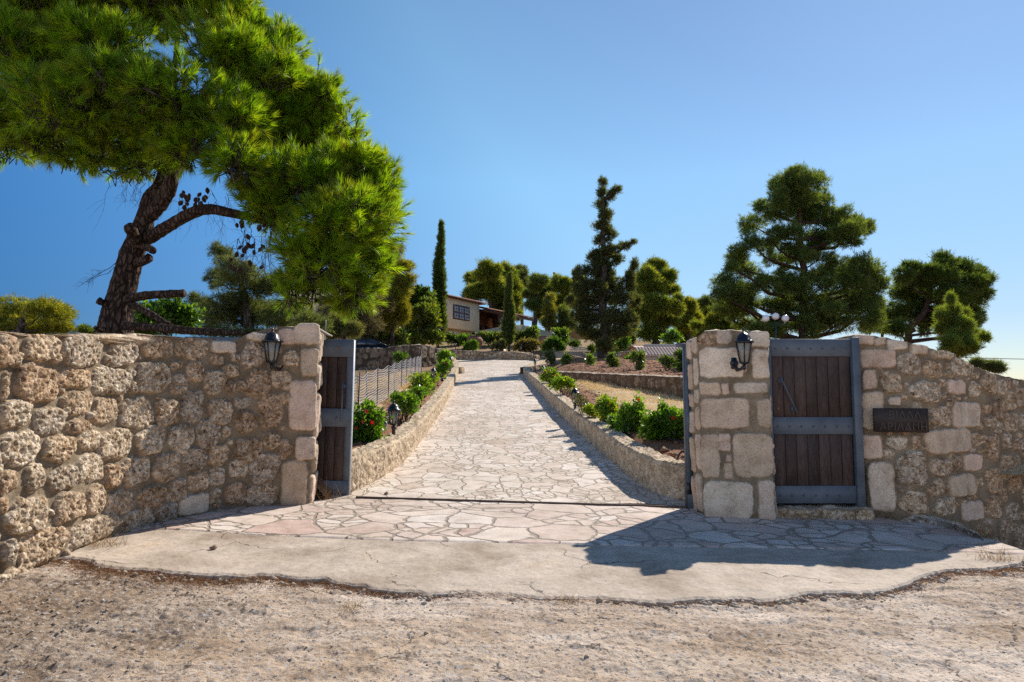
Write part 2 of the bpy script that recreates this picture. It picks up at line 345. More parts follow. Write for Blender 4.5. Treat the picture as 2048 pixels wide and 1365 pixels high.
def steel_mat():
    m, t, b = newmat('blue_grey_steel', .48, .5); v = coords(t); n = noise(t, v, 3, 6, .65); n2 = noise(t, v, 7, 6, .7); n3 = noise(t, v, 50, 3)
    c = ramp(t, n.outputs[0], [(.3, (.06, .075, .092)), (.7, (.12, .14, .16))]); c = mix(t, ramp(t, n2.outputs[0], [(.66, 0.0), (.74, .75)]), c, (.16, .075, .03))
    L(t, c, b.inputs['Base Color']); L(t, ramp(t, n3.outputs[0], [(.3, .38), (.7, .62)]), b.inputs['Roughness']); bump(t, b, n2.outputs[0], .12, .005); return m
M_steel = steel_mat()
M_edge = speck('bare_steel_edge', (.35, .38, .42), (.5, .53, .56), 20, .4, .1)
M_rust = speck('rusty_bolt', (.13, .07, .035), (.24, .13, .06), 60, .7)
M_bolt = speck('painted_bolt', (.05, .07, .1), (.09, .12, .15), 60, .45)
M_iron = speck('black_iron', (.008, .008, .01), (.02, .02, .024), 40, .35, .15, .003, spec=.5)
m, t, b = newmat('frosted_glass', .35, .5); n = noise(t, coords(t), 9, 4); L(t, ramp(t, n.outputs[0], [(.35, (.34, .31, .24)), (.65, (.5, .46, .37))]), b.inputs['Base Color']); b.inputs['Transmission Weight'].default_value = .35; M_frost = m
m, t, b = newmat('white_globe_glass', .25, .5); n = noise(t, coords(t), 3, 3); L(t, ramp(t, n.outputs[0], [(.3, (.75, .75, .75)), (.7, (.85, .85, .85))]), b.inputs['Base Color']); b.inputs['Subsurface Weight'].default_value = .3; M_globe = m
M_plaq = speck('dark_bronze_plaque', (.022, .013, .01), (.045, .028, .02), 25, .5, .4, .004)
M_rail = speck('rusty_rail', (.07, .045, .03), (.16, .1, .07), 30, .75, .4)

# ------------------------------------------------------------------ stone walls
def catmull(pts, n=14):
    pts = [np.asarray(p, float) for p in pts]; out = []
    q = [2 * pts[0] - pts[1]] + pts + [2 * pts[-1] - pts[-2]]
    for i in range(1, len(q) - 2):
        for k in range(n):
            u = k / n; a, b_, c, d = q[i - 1:i + 3]
            out.append(.5 * ((2 * b_) + (c - a) * u + (2 * a - 5 * b_ + 4 * c - d) * u * u + (-a + 3 * b_ - 3 * c + d) * u ** 3))
    out.append(pts[-1]); return out
class Wall:
    """front face sampled along a plan line; stones are laid on it in (s, z) metres"""
    def __init__(w, path, inner, res=.0115, lean=None):
        path = np.array([p[:2] for p in path], float); inner = np.array(inner, float)
        seg = np.linalg.norm(np.diff(path, axis=0), axis=1); cs = np.concatenate(([0], np.cumsum(seg)))
        w.n = int(cs[-1] / res); w.s = np.linspace(0, cs[-1], w.n); w.len = cs[-1]; w.res = res
        w.xy = np.stack([np.interp(w.s, cs, path[:, k]) for k in (0, 1)], 1)
        it = np.linspace(0, 1, len(inner)) if inner.shape[1] == 2 else inner[:, 2]
        w.inn = np.stack([np.interp(w.s / cs[-1], it, inner[:, k]) for k in (0, 1)], 1)
        tg = np.gradient(w.xy, axis=0); k = max(2, int(.03 / res)); ker = np.ones(2 * k + 1) / (2 * k + 1)
        tg = np.stack([np.convolve(np.pad(tg[:, c], k, 'edge'), ker, 'valid') for c in (0, 1)], 1)
        tg /= np.linalg.norm(tg, axis=1)[:, None]; w.nrm = np.stack((tg[:, 1], -tg[:, 0]), 1); w.lean = lean
        w.stones = []
    def sz(w, px, py, s0=None, s1=None):
        m = np.ones(w.n, bool)
        if s0 is not None: m = (w.s >= s0) & (w.s <= s1)
        idx = np.where(m)[0]; z = 1.0
        for _ in range(4):
            X, _y = proj(w.xy[idx, 0], w.xy[idx, 1], z); k = idx[np.argmin(abs(X - px))]
            z = CH + ray(px, py)[1] * w.xy[k, 1]
        return w.s[k], z
    def px_stones(w, lst, sx, ox, sy, oy, s0=None, s1=None, smooth_stone=False, grow=.965):
        for q in lst:
            cx, cy, ww, hh = q[:4]; kind = q[4] if len(q) > 4 else ('s' if smooth_stone else 'g')
            px, py = ox + cx / sx, oy + cy / sy
            a, _ = w.sz(px - ww / sx / 2, py, s0, s1); b_, _ = w.sz(px + ww / sx / 2, py, s0, s1)
            _, za = w.sz(px, py - hh / sy / 2, s0, s1); _, zb = w.sz(px, py + hh / sy / 2, s0, s1)
            if abs(b_ - a) < .02: continue
            w.stones.append([(a + b_) / 2, (za + zb) / 2, abs(b_ - a) / 2 * grow, abs(za - zb) / 2 * grow, kind])
    def fill(w, s0, s1, zb, zt, sizes, rng, kind='g', tries=500, asp=1.0):
        for sz_ in sizes:
            for _ in range(tries):
                s = rng.uniform(s0, s1); z = rng.uniform(zb, zt(s) if callable(zt) else zt)
                a = sz_ * rng.uniform(.85, 1.2) * asp; b_ = sz_ * rng.uniform(.75, 1.1)
                if z - b_ * .8 < zb or z + b_ > (zt(s) if callable(zt) else zt) + .02: continue
                ok = True
                for q in w.stones:
                    dx = (s - q[0]) / (a + q[2] + .015); dz = (z - q[1]) / (b_ + q[3] + .015)
                    if (abs(dx) ** 2.6 + abs(dz) ** 2.6) < .82: ok = False; break
                if ok: w.stones.append([s, z, a, b_, kind])
    def build(w, name, parent, zbot, ztop, seed, dep=.05, mortar=(.235, .187, .13), cap_noise=.02, tints=None, m=None, back=True):
        rng = np.random.default_rng(seed); zt = np.array([ztop(s) for s in w.s]); zb = np.array([zbot(x, y) for x, y in w.xy])
        H = float((zt - zb).max()); nv = int(H / w.res) + 1
        vv = np.linspace(0, 1, nv)[:, None]; Z = zb[None] + vv * (zt - zb)[None]; S = np.repeat(w.s[None], nv, 0)
        wx = .018 * fbm(S * 7, Z * 7, 3, seed); wz = .018 * fbm(S * 7 + 40, Z * 7, 3, seed + 3)
        best = np.full(S.shape, -1.0); sid = np.full(S.shape, -1, int)
        for i, q in enumerate(w.stones):
            cs, cz, a, b_, kind = q; lo = np.searchsorted(w.s, cs - a * 1.25); hi = np.searchsorted(w.s, cs + a * 1.25)
            if hi <= lo: continue
            th = rng.uniform(-.09, .09) if kind == 'g' else rng.uniform(-.02, .02)
            x0 = S[:, lo:hi] + wx[:, lo:hi] * (1 if kind == 'g' else .8) - cs; z0 = Z[:, lo:hi] + wz[:, lo:hi] * (1 if kind == 'g' else .8) - cz
            x1 = (x0 * math.cos(th) + z0 * math.sin(th)) / a; z1 = (-x0 * math.sin(th) + z0 * math.cos(th)) / b_
            sh = rng.uniform(-.13, .13) if kind == 'g' else rng.uniform(-.03, .03); x1 = x1 + sh * z1
            p = rng.uniform(2.5, 3.9) if kind == 'g' else rng.uniform(4.5, 7.5)
            r = (abs(x1) ** p + abs(z1) ** p) ** (1 / p); an = np.arctan2(z1, x1)
            if kind == 'g': r = r * (1 + .045 * np.sin(3 * an + rng.uniform(0, 6)) + .035 * np.sin(5 * an + rng.uniform(0, 6)))
            d = (1 - r) * min(a, b_); up = d > best[:, lo:hi]
            best[:, lo:hi] = np.where(up, d, best[:, lo:hi]); sid[:, lo:hi] = np.where(up, i, sid[:, lo:hi])
        ns = len(w.stones) + 1
        kinds = np.array([q[4] == 'g' for q in w.stones] + [False]); depth = np.array([rng.uniform(.7, 1.3) for _ in range(ns)])
        tints = tints or dict(g=[(.36, .29, .215), (.41, .35, .275), (.33, .255, .185), (.38, .315, .245), (.42, .37, .3), (.36, .275, .195), (.36, .315, .26), (.4, .325, .24)], s=[(.66, .54, .42), (.6, .46, .34), (.68, .58, .46), (.62, .5, .4), (.66, .5, .39), (.56, .44, .32)])
        tc = np.array([np.array(tints['g' if k else 's'][rng.integers(len(tints['g' if k else 's']))]) * rng.uniform(.88, 1.1) for k in kinds])
        on = best > 0; con = kinds[sid]
        prof = 1 - np.exp(-np.clip(best, 0, None) / np.where(con, .009, .007)); edge = smooth(-.002, .009, best)
        rough = np.where(con, (.009 * fbm(S * 8, Z * 8, 2, seed + 11)) - .008 * abs(pn(S * 19, Z * 19, seed + 5)) - .016 * smooth(.22, .42, pn(S * 24, Z * 24, seed + 6)) - .01 * smooth(.3, .45, pn(S * 44, Z * 44, seed + 16)) + .005 * pn(S * 40, Z * 40, seed + 8),
                         .008 * fbm(S * 5, Z * 5, 4, seed + 21) + .0035 * pn(S * 30, Z * 30, seed + 4))
        tilt = np.array([rng.uniform(-.07, .07, 2) for _ in range(ns)])
        cs_ = np.array([q[0] for q in w.stones] + [0.0]); cz_ = np.array([q[1] for q in w.stones] + [0.0])
        tl = tilt[sid, 0] * (S - cs_[sid]) + tilt[sid, 1] * (Z - cz_[sid])
        h = np.where(on, dep * depth[sid] * prof + (rough + tl) * edge, 0) + (.008 * fbm(S * 6, Z * 6, 3, seed + 31) + .003 * pn(S * 45, Z * 45, seed)) * (1 - edge)
        col = np.array(mortar)[None, None] * (1 + .25 * fbm(S * 3, Z * 3, 3, seed + 51))[..., None]
        col = np.where(edge[..., None] > 0, col * (1 - edge[..., None]) + tc[sid] * edge[..., None], col)
        foot_tone = 1 - .22 * (1 - smooth(0, .3, Z - zb[None]))                     # colour darker and slightly browner towards the wall foot
        col = col * np.stack((foot_tone, foot_tone * .985, foot_tone * .96), -1)
        al = edge * np.where(con, 1.0, .06) + (1 - edge) * .12
        x = w.xy[None, :, 0] + w.nrm[None, :, 0] * h; y = w.xy[None, :, 1] + w.nrm[None, :, 1] * h
        if w.lean: x = x + w.lean(S, Z)
        rows = [np.stack((x, y, Z), -1)]; cols = [np.concatenate((col, al[..., None]), -1)]
        tx, ty = rows[0][-1, :, 0], rows[0][-1, :, 1]; K = 14
        for k in range(1, K + 1):
            u = k / K; cx = tx * (1 - u) + w.inn[:, 0] * u; cy = ty * (1 - u) + w.inn[:, 1] * u
            zz = zt + .015 * math.sin(math.pi * min(1, u * 1.2)) + cap_noise * fbm(cx * 5, cy * 5, 4, seed + 71) * min(1, u * 4)
            rows.append(np.stack((cx, cy, zz), -1)[None]); cc = np.array((.5, .41, .31))[None] * (1 + .2 * fbm(cx * 4, cy * 4, 3, seed))[:, None]
            cols.append(np.concatenate((cc, np.full((w.n, 1), .5)), 1)[None])
        if back:
            for u in (.3, 1.0):
                rows.append(np.stack((w.inn[:, 0], w.inn[:, 1], zt * (1 - u) + zb * u), -1)[None]); cols.append(cols[-1])
        V = np.concatenate(rows, 0); C = np.concatenate(cols, 0); nr = V.shape[0]
        i = np.arange(nr - 1)[:, None] * w.n + np.arange(w.n - 1)[None]
        Fq = np.stack((i, i + 1, i + w.n + 1, i + w.n), -1).reshape(-1, 4)
        return mk(name, V.reshape(-1, 3), Fq, m or M_stone, parent, col=C.reshape(-1, 4), sm=True, world=True)
def ztop_px(wall, pts, s0=None, s1=None, ns=0, amp=.02):
    q = sorted(wall.sz(a, b_, s0, s1) for a, b_ in pts); xs = [p[0] for p in q]; zs = [p[1] for p in q]
    return lambda s: float(np.interp(s, xs, zs) + amp * pn(s * 4.0, 3.3, ns) + amp * .5 * pn(s * 11, 1.7, ns))
rng = np.random.default_rng(5)
zfloor = lambda x, y: float(g(x, y)) - .08

# left boundary wall
lp = [gp(*q) for q in ((130, 1110), (200, 1080), (300, 1050), (400, 1030), (480, 1017), (560, 1011), (617, 1010))]
lp = [np.array((lp[0][0] + .02, 1.6, 0)), np.array((lp[0][0] - .02, 3.8, 0)), np.array((lp[0][0] - .03, 5.2, 0))] + lp
c1 = lp[-1]; path = catmull(lp, 10) + [np.array((c1[0] - .04, c1[1] + .3, 0)), np.array((c1[0] - .12, c1[1] + .52, 0))]
W = Wall(path, [(-4.5, 1.6), (-4.5, 6.2), (-4.4, 7.7), (-3.9, 8.6), (-3.4, c1[1] + .5), (c1[0] - .3, c1[1] + .5), (c1[0] - .13, c1[1] + .52)])
sc = W.s[np.argmin(np.hypot(W.xy[:, 0] - c1[0], W.xy[:, 1] - c1[1]))]
W.lean = lambda S, Z: .05 * np.clip(Z / 2.2, 0, 1) * smooth(sc - .9, sc - .1, S)
Z1 = (2.274, 0, 2.274, 600, 0, sc - .02)
W.px_stones([(20, 230, 110, 170), (175, 215, 165, 140), (65, 275, 50, 80), (245, 258, 50, 70), (360, 228, 205, 155), (483, 275, 26, 50), (552, 235, 130, 150), (710, 215, 165, 110), (870, 222, 155, 110), (1015, 215, 125, 62, 's'), (985, 272, 70, 58),
 (1067, 262, 45, 45), (1150, 252, 110, 128), (1310, 268, 80, 78), (1292, 170, 85, 75, 's'), (1168, 170, 105, 42, 's'), (155, 385, 210, 180), (20, 395, 40, 150), (333, 358, 145, 105), (495, 368, 170, 130), (600, 400, 34, 65), (690, 355, 165, 150), (800, 302, 60, 46),
 (815, 385, 85, 105), (885, 325, 85, 100), (968, 375, 105, 120), (1045, 322, 80, 65), (1045, 395, 45, 66), (1097, 390, 40, 50, 'g'), (1170, 378, 110, 128), (1270, 365, 95, 90), (60, 520, 150, 140), (215, 550, 150, 135), (342, 470, 140, 115), (475, 505, 130, 130), (618, 515, 165, 150), (757, 510, 115, 132),
 (872, 485, 105, 155), (1000, 510, 110, 128), (1100, 470, 80, 58), (1115, 555, 105, 105), (1225, 505, 120, 165), (1285, 445, 62, 60), (85, 675, 175, 170), (262, 675, 160, 130), (350, 580, 115, 72), (393, 637, 100, 100), (512, 655, 170, 152), (680, 637, 140, 135), (818, 630, 120, 132), (945, 605, 115, 142),
 (1030, 600, 42, 50), (1130, 680, 130, 118), (1230, 640, 80, 76), (1290, 675, 62, 98), (35, 825, 95, 115), (150, 808, 95, 132), (285, 810, 145, 118), (400, 765, 130, 145), (507, 800, 80, 118), (612, 775, 150, 138), (755, 760, 130, 136), (880, 725, 115, 115), (993, 705, 95, 105), (1080, 770, 95, 88),
 (1200, 765, 145, 148), (8, 930, 55, 88), (110, 982, 205, 182), (300, 945, 135, 138), (425, 910, 95, 136), (540, 925, 140, 122), (690, 895, 130, 108), (800, 865, 95, 112), (898, 825, 100, 88), (985, 805, 82, 88), (1075, 880, 110, 108), (1190, 890, 150, 112), (30, 1150, 70, 138), (185, 1120, 230, 166),
 (420, 1045, 240, 118), (625, 1000, 150, 108), (752, 970, 100, 92), (875, 930, 150, 98, 's'), (978, 905, 62, 88), (60, 1262, 200, 80)], *Z1)
W.px_stones([(1377, 157, 118, 104), (1396, 285, 90, 140), (1362, 480, 120, 238), (1374, 675, 90, 112), (1335, 835, 130, 224)], 2.274, 0, 2.274, 600, sc - 1.2, sc + .05, True)
zt_l = ztop_px(W, [(0, 666), (120, 668), (260, 668), (400, 677), (470, 681), (500, 664), (540, 656), (578, 654)], 0, sc - .05, 3, .014)
ztc = W.sz(600, 647, sc - .3, sc)[1]
ztl2 = lambda s: zt_l(s) if s < sc - .25 else (zt_l(sc - .25) * (1 - min(1, (s - sc + .25) / .05)) + ztc * min(1, (s - sc + .25) / .05) if s < sc + .2 else ztc - .35 * (s - sc - .2))
for z0, z1_ in ((.1, .48), (.5, .88), (.9, 1.52), (1.55, 1.9), (1.92, 2.3)):
    W.stones.append([sc + .12, (z0 + z1_) / 2, .1, (z1_ - z0) / 2, 's']); W.stones.append([sc + .38, (z0 + z1_) / 2 + .05, .12, (z1_ - z0) / 2 * .9, 's'])
s_left = W.sz(2, 900)[0]
W.fill(0, s_left - .05, 0, zt_l, (.2, .17, .14, .1, .07), rng, tries=260)
W.fill(s_left, sc - .3, .05, zt_l, (.07, .05, .035), rng, tries=500)
o = empty('stone_wall', (c1[0] - .3, c1[1] + .2, 0), 'long curving rubble stone wall left of the drive, under the big pine', 'wall', None)
W.build('stonework', o, zfloor, ztl2, 11)
WL, scl, left_corner = W, sc, c1

# right gate pillar
a0, a1 = gp(1410, 1034), gp(1551, 1041)
path = [(a0[0] - .015, a0[1] + .42), (a0[0], a0[1]), (a1[0], a1[1]), (a1[0] + .02, a1[1] + .55)]
cx_, cy_ = (a0[0] + a1[0]) / 2, a0[1] + .28
W = Wall(path, [(a0[0] + .03, a0[1] + .41, 0), (a0[0] + .2, cy_ + .05, .27), (a0[0] + .25, cy_, .3), (a1[0] - .25, cy_, .7), (a1[0] - .2, cy_ + .05, .73), (a1[0] - .02, a1[1] + .54, 1)])
sa = W.s[np.argmin(np.hypot(W.xy[:, 0] - a0[0], W.xy[:, 1] - a0[1]))]; sb = W.s[np.argmin(np.hypot(W.xy[:, 0] - a1[0], W.xy[:, 1] - a1[1]))]
W.lean = lambda S, Z: -.03 * np.clip(Z / 2.2, 0, 1)
Z4 = (2.843, 1340, 2.843, 620)
W.px_stones([(212, 165, 150, 88, 'g'), (318, 155, 88, 84), (510, 170, 110, 95), (303, 300, 262, 180), (526, 310, 105, 172), (215, 450, 178, 72), (325, 450, 42, 70), (472, 445, 205, 72), (318, 588, 292, 180), (543, 590, 82, 170), (218, 830, 138, 262), (315, 755, 74, 108),
  (340, 843, 48, 40), (336, 915, 60, 95), (474, 825, 228, 258), (332, 1085, 292, 232), (545, 1082, 100, 240), (438, 330, 24, 60)], *Z4, sa - .03, sb + .03, True)
for z0, z1_ in ((.0, .5), (.52, 1.0), (1.02, 1.33), (1.36, 1.55), (1.58, 1.95), (1.98, 2.25)):
    for q in (sa, sb + .55): W.stones += [[q - .13, (z0 + z1_) / 2 + .03, .1, (z1_ - z0) / 2 * .94, 's'], [q - .4, (z0 + z1_) / 2 - .03, .13, (z1_ - z0) / 2 * .92, 's']]
zt = ztop_px(W, [(1388, 676), (1412, 664), (1470, 661), (1535, 664)], sa, sb, 8, .012)
o = empty('gate_pillar', (cx_, cy_, float(g(cx_, cy_))), 'square blockwork gate pillar carrying the lantern, left of the pedestrian door', 'pillar')
W.build('stonework', o, zfloor, zt, 23, dep=.03)
PA, PB = a0, a1
WP, spa, spb = W, sa, sb

# right boundary wall
b0 = P(1722, 900, PB[1] + .5); b1 = gp(1737, 1034); b2 = gp(1850, 1044); b3 = gp(1945, 1064); b4 = gp(2048, 1096)
path = [(b0[0], b1[1] + .6), (b1[0], b1[1])] + [tuple(p[:2]) for p in catmull([b1, b2, b3, b3 + np.array((.36, .1, 0)), b3 + np.array((.8, .38, 0)), b3 + np.array((2.9, 1.5, 0))], 10)[1:]]
W = Wall(path, [(b0[0] + .25, b1[1] + .6, 0), (b1[0] + .3, b1[1] + .55, .09), (b3[0] - .1, b3[1] + .6, .36), (b3[0] + .6, b3[1] + .8, .52), (b3[0] + 2.7, b3[1] + 1.9, 1)])
sr = W.s[np.argmin(np.hypot(W.xy[:, 0] - b1[0], W.xy[:, 1] - b1[1]))]; s3 = W.s[np.argmin(np.hypot(W.xy[:, 0] - b3[0], W.xy[:, 1] - b3[1]))]
W.lean = lambda S, Z: -.07 * np.clip(Z / 2.2, 0, 1) * (1 - smooth(sr + .5, sr + 1.4, S))
sh = lambda l, k: [(q[0] + k * max(0, (1150 - q[1]) / 1000), *q[1:]) for q in l]
W.px_stones(sh([(1118, 172, 130, 62), (1202, 182, 62, 52), (1300, 197, 128, 66), (1412, 228, 92, 58), (1190, 277, 222, 112), (1140, 395, 88, 120), (1163, 575, 140, 232), (1148, 780, 135, 145), (1208, 1005, 165, 300), (1610, 440, 118, 90), (1285, 520, 75, 52), (1670, 595, 168, 152),
  (1570, 745, 276, 150), (1708, 865, 118, 104), (1650, 995, 158, 135), (1712, 1140, 126, 118)], 22), *Z4, sr - .05, s3 + .3, True)
W.px_stones(sh([(1360, 310, 125, 128), (1480, 335, 105, 100), (1530, 252, 118, 60), (1265, 415, 128, 134), (1440, 465, 176, 128), (1712, 450, 68, 100), (1532, 605, 108, 118), (1290, 755, 132, 80), (1395, 755, 58, 88), (1245, 822, 68, 58), (1370, 900, 172, 208), (1525, 895, 108, 108), (1615, 870, 58, 84),
  (1500, 1012, 88, 100), (1385, 1100, 182, 134), (1562, 1120, 122, 108), (1640, 325, 138, 108), (1240, 310, 1, 1)], 22), *Z4, sr + .1, s3 + .3)
for z0, z1_ in ((.0, .45), (.48, .75), (.78, 1.2), (1.22, 1.5), (1.53, 1.82), (1.85, 2.1)):
    W.stones += [[sr - .16, (z0 + z1_) / 2, .12, (z1_ - z0) / 2 * .93, 's'], [sr - .44, (z0 + z1_) / 2, .12, (z1_ - z0) / 2 * .93, 's']]
zt = ztop_px(W, [(1712, 672), (1760, 671), (1800, 679), (1850, 692), (1890, 703), (1930, 724), (1948, 735), (1985, 748), (2046, 762)], sr, W.len, 9, .016)
zr = lambda s: zt(s) if s > sr else zt(sr)
W.fill(s3 + .05, W.len, -.85, zr, (.17, .14, .11, .08, .055), rng, tries=700)
W.fill(sr + .2, s3 + .1, .0, zr, (.06, .045, .03), rng, tries=400)
o = empty('stone_wall', (b1[0] + .3, b1[1] + .3, 0), 'stone wall with the name plaque, sloping down to the right of the door', 'wall')
W.build('stonework', o, zfloor, zr, 37)
WR, srr, RB = W, sr, b1

# ------------------------------------------------------------------ ground sheets
def dense(parts):
    out = []
    for a, b_, st in parts: out += list(np.arange(a, b_ - 1e-9, st))
    out.append(parts[-1][1]); return np.array(out)
def sheet(name, xs, ys, zf, m, colf=None, label=None):
    X, Y = np.meshgrid(xs, ys); Z = zf(X, Y); n, k = len(ys), len(xs)
    i = np.arange(n - 1)[:, None] * k + np.arange(k - 1)[None]
    Fq = np.stack((i, i + 1, i + k + 1, i + k), -1).reshape(-1, 4)
    c = colf(X, Y) if colf else None
    return mk(name, np.stack((X, Y, Z), -1).reshape(-1, 3), Fq, m, col=None if c is None else c.reshape(-1, c.shape[-1]), sm=True)
edge_px = [(40, 1106), (130, 1114), (250, 1136), (320, 1141), (395, 1150), (480, 1150), (520, 1149), (600, 1158), (655, 1157), (690, 1169), (760, 1178), (860, 1187), (925, 1183), (1024, 1191), (1140, 1194), (1225, 1196), (1290, 1201), (1340, 1203), (1400, 1197), (1470, 1195), (1520, 1201), (1560, 1196), (1600, 1187), (1650, 1182), (1720, 1186), (1770, 1180), (1800, 1170), (1850, 1150), (1900, 1139), (1960, 1138), (2005, 1137), (2035, 1126), (2058, 1112)]
E = np.array([gp(*q) for q in edge_px]); ex, ey = E[:, 0], E[:, 1]
back_px = [(100, 1070), (340, 1060), (480, 1069), (600, 1075), (800, 1083), (1024, 1087), (1300, 1094), (1500, 1096), (1800, 1102), (2048, 1110)]
Bk = np.array([gp(*q) for q in back_px])
def apron_front(x): return np.interp(x, ex, ey) + .045 * fbm(x * 3.3, x * 0 + .5, 5, 77, .6) + .02 * np.sign(pn(x * 9, x * 0 + .7, 6)) * abs(pn(x * 9, x * 0 + .7, 6)) ** .4 * .6 + .012 * pn(x * 31, x * 0 + .2, 5)
def flag_front(x): return np.interp(x, Bk[:, 0], Bk[:, 1]) + .012 * pn(x * 3, x * 0, 9)
flush = lambda x: smooth(-.9, -.1, x) * (1 - smooth(.5, 1.6, x))       # in the middle the road has worn level with the slab
def road_z(X, Y):
    base = g(X, Y); s_in = smooth(-.02, .12, Y - apron_front(np.clip(X, ex[0], ex[-1]))) * ((X > ex[0] + .02) & (X < ex[-1] - .02))
    coarse = (1 - smooth(-2.9, -1.3, X + .8 * pn(X, Y, 3))) * (1 - smooth(5.2, 5.9, Y))
    vis = smooth(2.0, 2.8, Y)
    wear = smooth(-.25, .35, fbm(X * .55, Y * .9, 3, 17)); pl = fbm(X * 1.5 + 7, Y * 2.3, 5, 91, .55); pl2 = fbm(X * 3.1, Y * 4.3 + 3, 5, 92, .55); dis = .008 * smooth(-.015, .015, pl) + .006 * smooth(.14, .16, pl) + .006 * smooth(-.22, -.2, pl2) * (1 - coarse) - .012 + .010 * fbm(X * 1.1, Y * 1.9, 4, 1) + (.003 + .006 * wear) * fbm(X * 3.2, Y * 5.5, 5, 2, .62) - .003 * wear * np.maximum(0, pn(X * 5.5, Y * 13, 4) - .15) + (.003 + .004 * wear + .014 * coarse) * fbm(X * 19, Y * 24, 3, 6) + .003 * pn(X * 42, Y * 50, 7)
    terr = (X * .25 + Y * 3.4 + .9 * pn(X * .8, Y * .8, 14)); fr = terr - np.floor(terr)
    dis = dis + .010 * (smooth(0, .05, fr) - fr) * (.35 + .65 * smooth(-.1, .3, pn(X * 1.3, Y * 1.3, 15)))
    gap = np.clip(apron_front(np.clip(X, ex[0], ex[-1])) - Y, 0, 1)
    lip = -.027 * (1 - flush(X)) * np.exp(-gap / .6) - .012
    z = base + lip + dis * vis * (.35 + .65 * smooth(0, .12, gap) * (1 - .3 * flush(X)))
    return np.where(s_in > 0, z * (1 - s_in) + (base - .12) * s_in, z)
def road_col(X, Y):
    coarse = (1 - smooth(-2.8, -1.5, X + .6 * pn(X, Y, 3))) * (1 - smooth(5.2, 6, Y))
    n = smooth(-.35, .45, fbm(X * .9, Y * 1.6, 4, 21)); o_ = smooth(.0, .5, fbm(X * .7 + 9, Y * 1.1, 3, 22))[..., None]
    c = np.array((.49, .38, .285)) * (1 - n[..., None]) + np.array((.61, .505, .41)) * n[..., None]
    c = c * (1 - .35 * o_) + np.array((.4, .28, .17)) * .35 * o_
    c = c * (1 - .75 * coarse[..., None]) + np.array((.23, .165, .11)) * .75 * coarse[..., None]
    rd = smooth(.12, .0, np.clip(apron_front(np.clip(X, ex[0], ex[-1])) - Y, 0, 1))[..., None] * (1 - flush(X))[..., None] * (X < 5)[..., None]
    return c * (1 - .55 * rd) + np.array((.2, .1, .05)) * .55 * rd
xs = dense([(-80, -12, 4), (-12, -5.6, .25), (-5.6, 5.6, .0165), (5.6, 12, .25), (12, 80.1, 4)])
ys = dense([(-40, 0, 3), (0, 2.9, .1), (2.9, 6.9, .0165), (6.9, 9.25, .25)])
tag(sheet('street_ground', xs, ys, road_z, M_road, road_col), kind='structure')
# concrete apron with a broken front lip
xs = np.arange(ex[0], ex[-1], .014); us = np.concatenate((np.linspace(0, .96, 130), np.linspace(.965, 1, 12)))
fy = apron_front(xs); by = flag_front(xs) + .1
X = np.repeat(xs[None], len(us), 0); Y = by[None] * (1 - us[:, None]) + fy[None] * us[:, None]
Z = g(X, Y) + .006 * fbm(X * 2, Y * 2, 4, 31) + .0025 * fbm(X * 14, Y * 14, 3, 32) - .012 * smooth(.975, 1, us)[:, None]
Yd = fy[None] + np.array((-.004, .004, .012))[:, None] * 1.0 + .008 * pn(xs * 20, xs * 0, 3)[None]; Zd = Z[-1][None] - np.array((.02, .05, .13))[:, None]
V = np.concatenate((np.stack((X, Y, Z), -1), np.stack((np.repeat(xs[None], 3, 0), Yd, Zd), -1)), 0); n, k = V.shape[:2]
i = np.arange(n - 1)[:, None] * k + np.arange(k - 1)[None]; Fq = np.stack((i + k, i + k + 1, i + 1, i), -1).reshape(-1, 4)
tag(mk('concrete_apron', V.reshape(-1, 3), Fq, M_conc, sm=True), kind='structure')
# pink flagstones of the forecourt
xs = dense([(-4.3, 5.16, .03)]); us = np.linspace(0, 1, 90); fy = flag_front(xs); by = np.full_like(xs, 9.24)
X = np.repeat(xs[None], 90, 0); Y = fy[None] * (1 - us[:, None]) + by[None] * us[:, None]
Z = g(X, Y) + .012 + .006 * fbm(X * 2.2, Y * 2.2, 3, 41); Z[0] -= .02
k = len(xs); i = np.arange(89)[:, None] * k + np.arange(k - 1)[None]
tag(mk('flagstone_forecourt', np.stack((X, Y, Z), -1).reshape(-1, 3), np.stack((i, i + 1, i + k + 1, i + k), -1).reshape(-1, 4), M_flag, sm=True), kind='structure')

# ------------------------------------------------------------------ driveway and hillside
Lpx = [(690, 990), (740, 968), (800, 930), (850, 872), (884, 822), (905, 780), (916, 750), (919, 742), (905, 716)]
Rpx = [(1400, 1004), (1345, 996), (1290, 976), (1240, 938), (1195, 898), (1150, 858), (1108, 818), (1074, 780), (1048, 752), (1052, 742), (1085, 731), (1125, 726)]
LB = [dp(*q) for q in Lpx]; RBs = [dp(*q) for q in Rpx]
LB[7][1] = 40; LB[7][0] = ray(919, 742)[0] * 40; LB[8] = np.array((ray(906, 716)[0] * 53.5, 53.5, 0)); 
LBc = catmull(LB, 8); RBc = catmull(RBs, 8)
ly = np.array([p[1] for p in LBc]); lx = np.array([p[0] for p in LBc]); o_ = np.argsort(ly); ly, lx = ly[o_], lx[o_]
m38 = [p for p in RBc if p[1] <= RBs[8][1] + .01]
ry = np.array([p[1] for p in m38] + [RBs[8][1] + 1.5, 44, 47, 60]); rx = np.array([p[0] for p in m38] + [m38[-1][0] + .4, 4.0, 6.4, 9]); o_ = np.argsort(ry); ry, rx = ry[o_], rx[o_]
def drive_in(X, Y): 
    a = np.interp(Y, ly, lx); b_ = np.interp(Y, ry, rx); return np.minimum(X - a, b_ - X)
ys = dense([(9.26, 14, .1), (14, 56.1, .3)]); us = np.linspace(-.04, 1.04, 60)
A = np.interp(ys, ly, lx) - .12; B_ = np.interp(ys, ry, rx) + .12
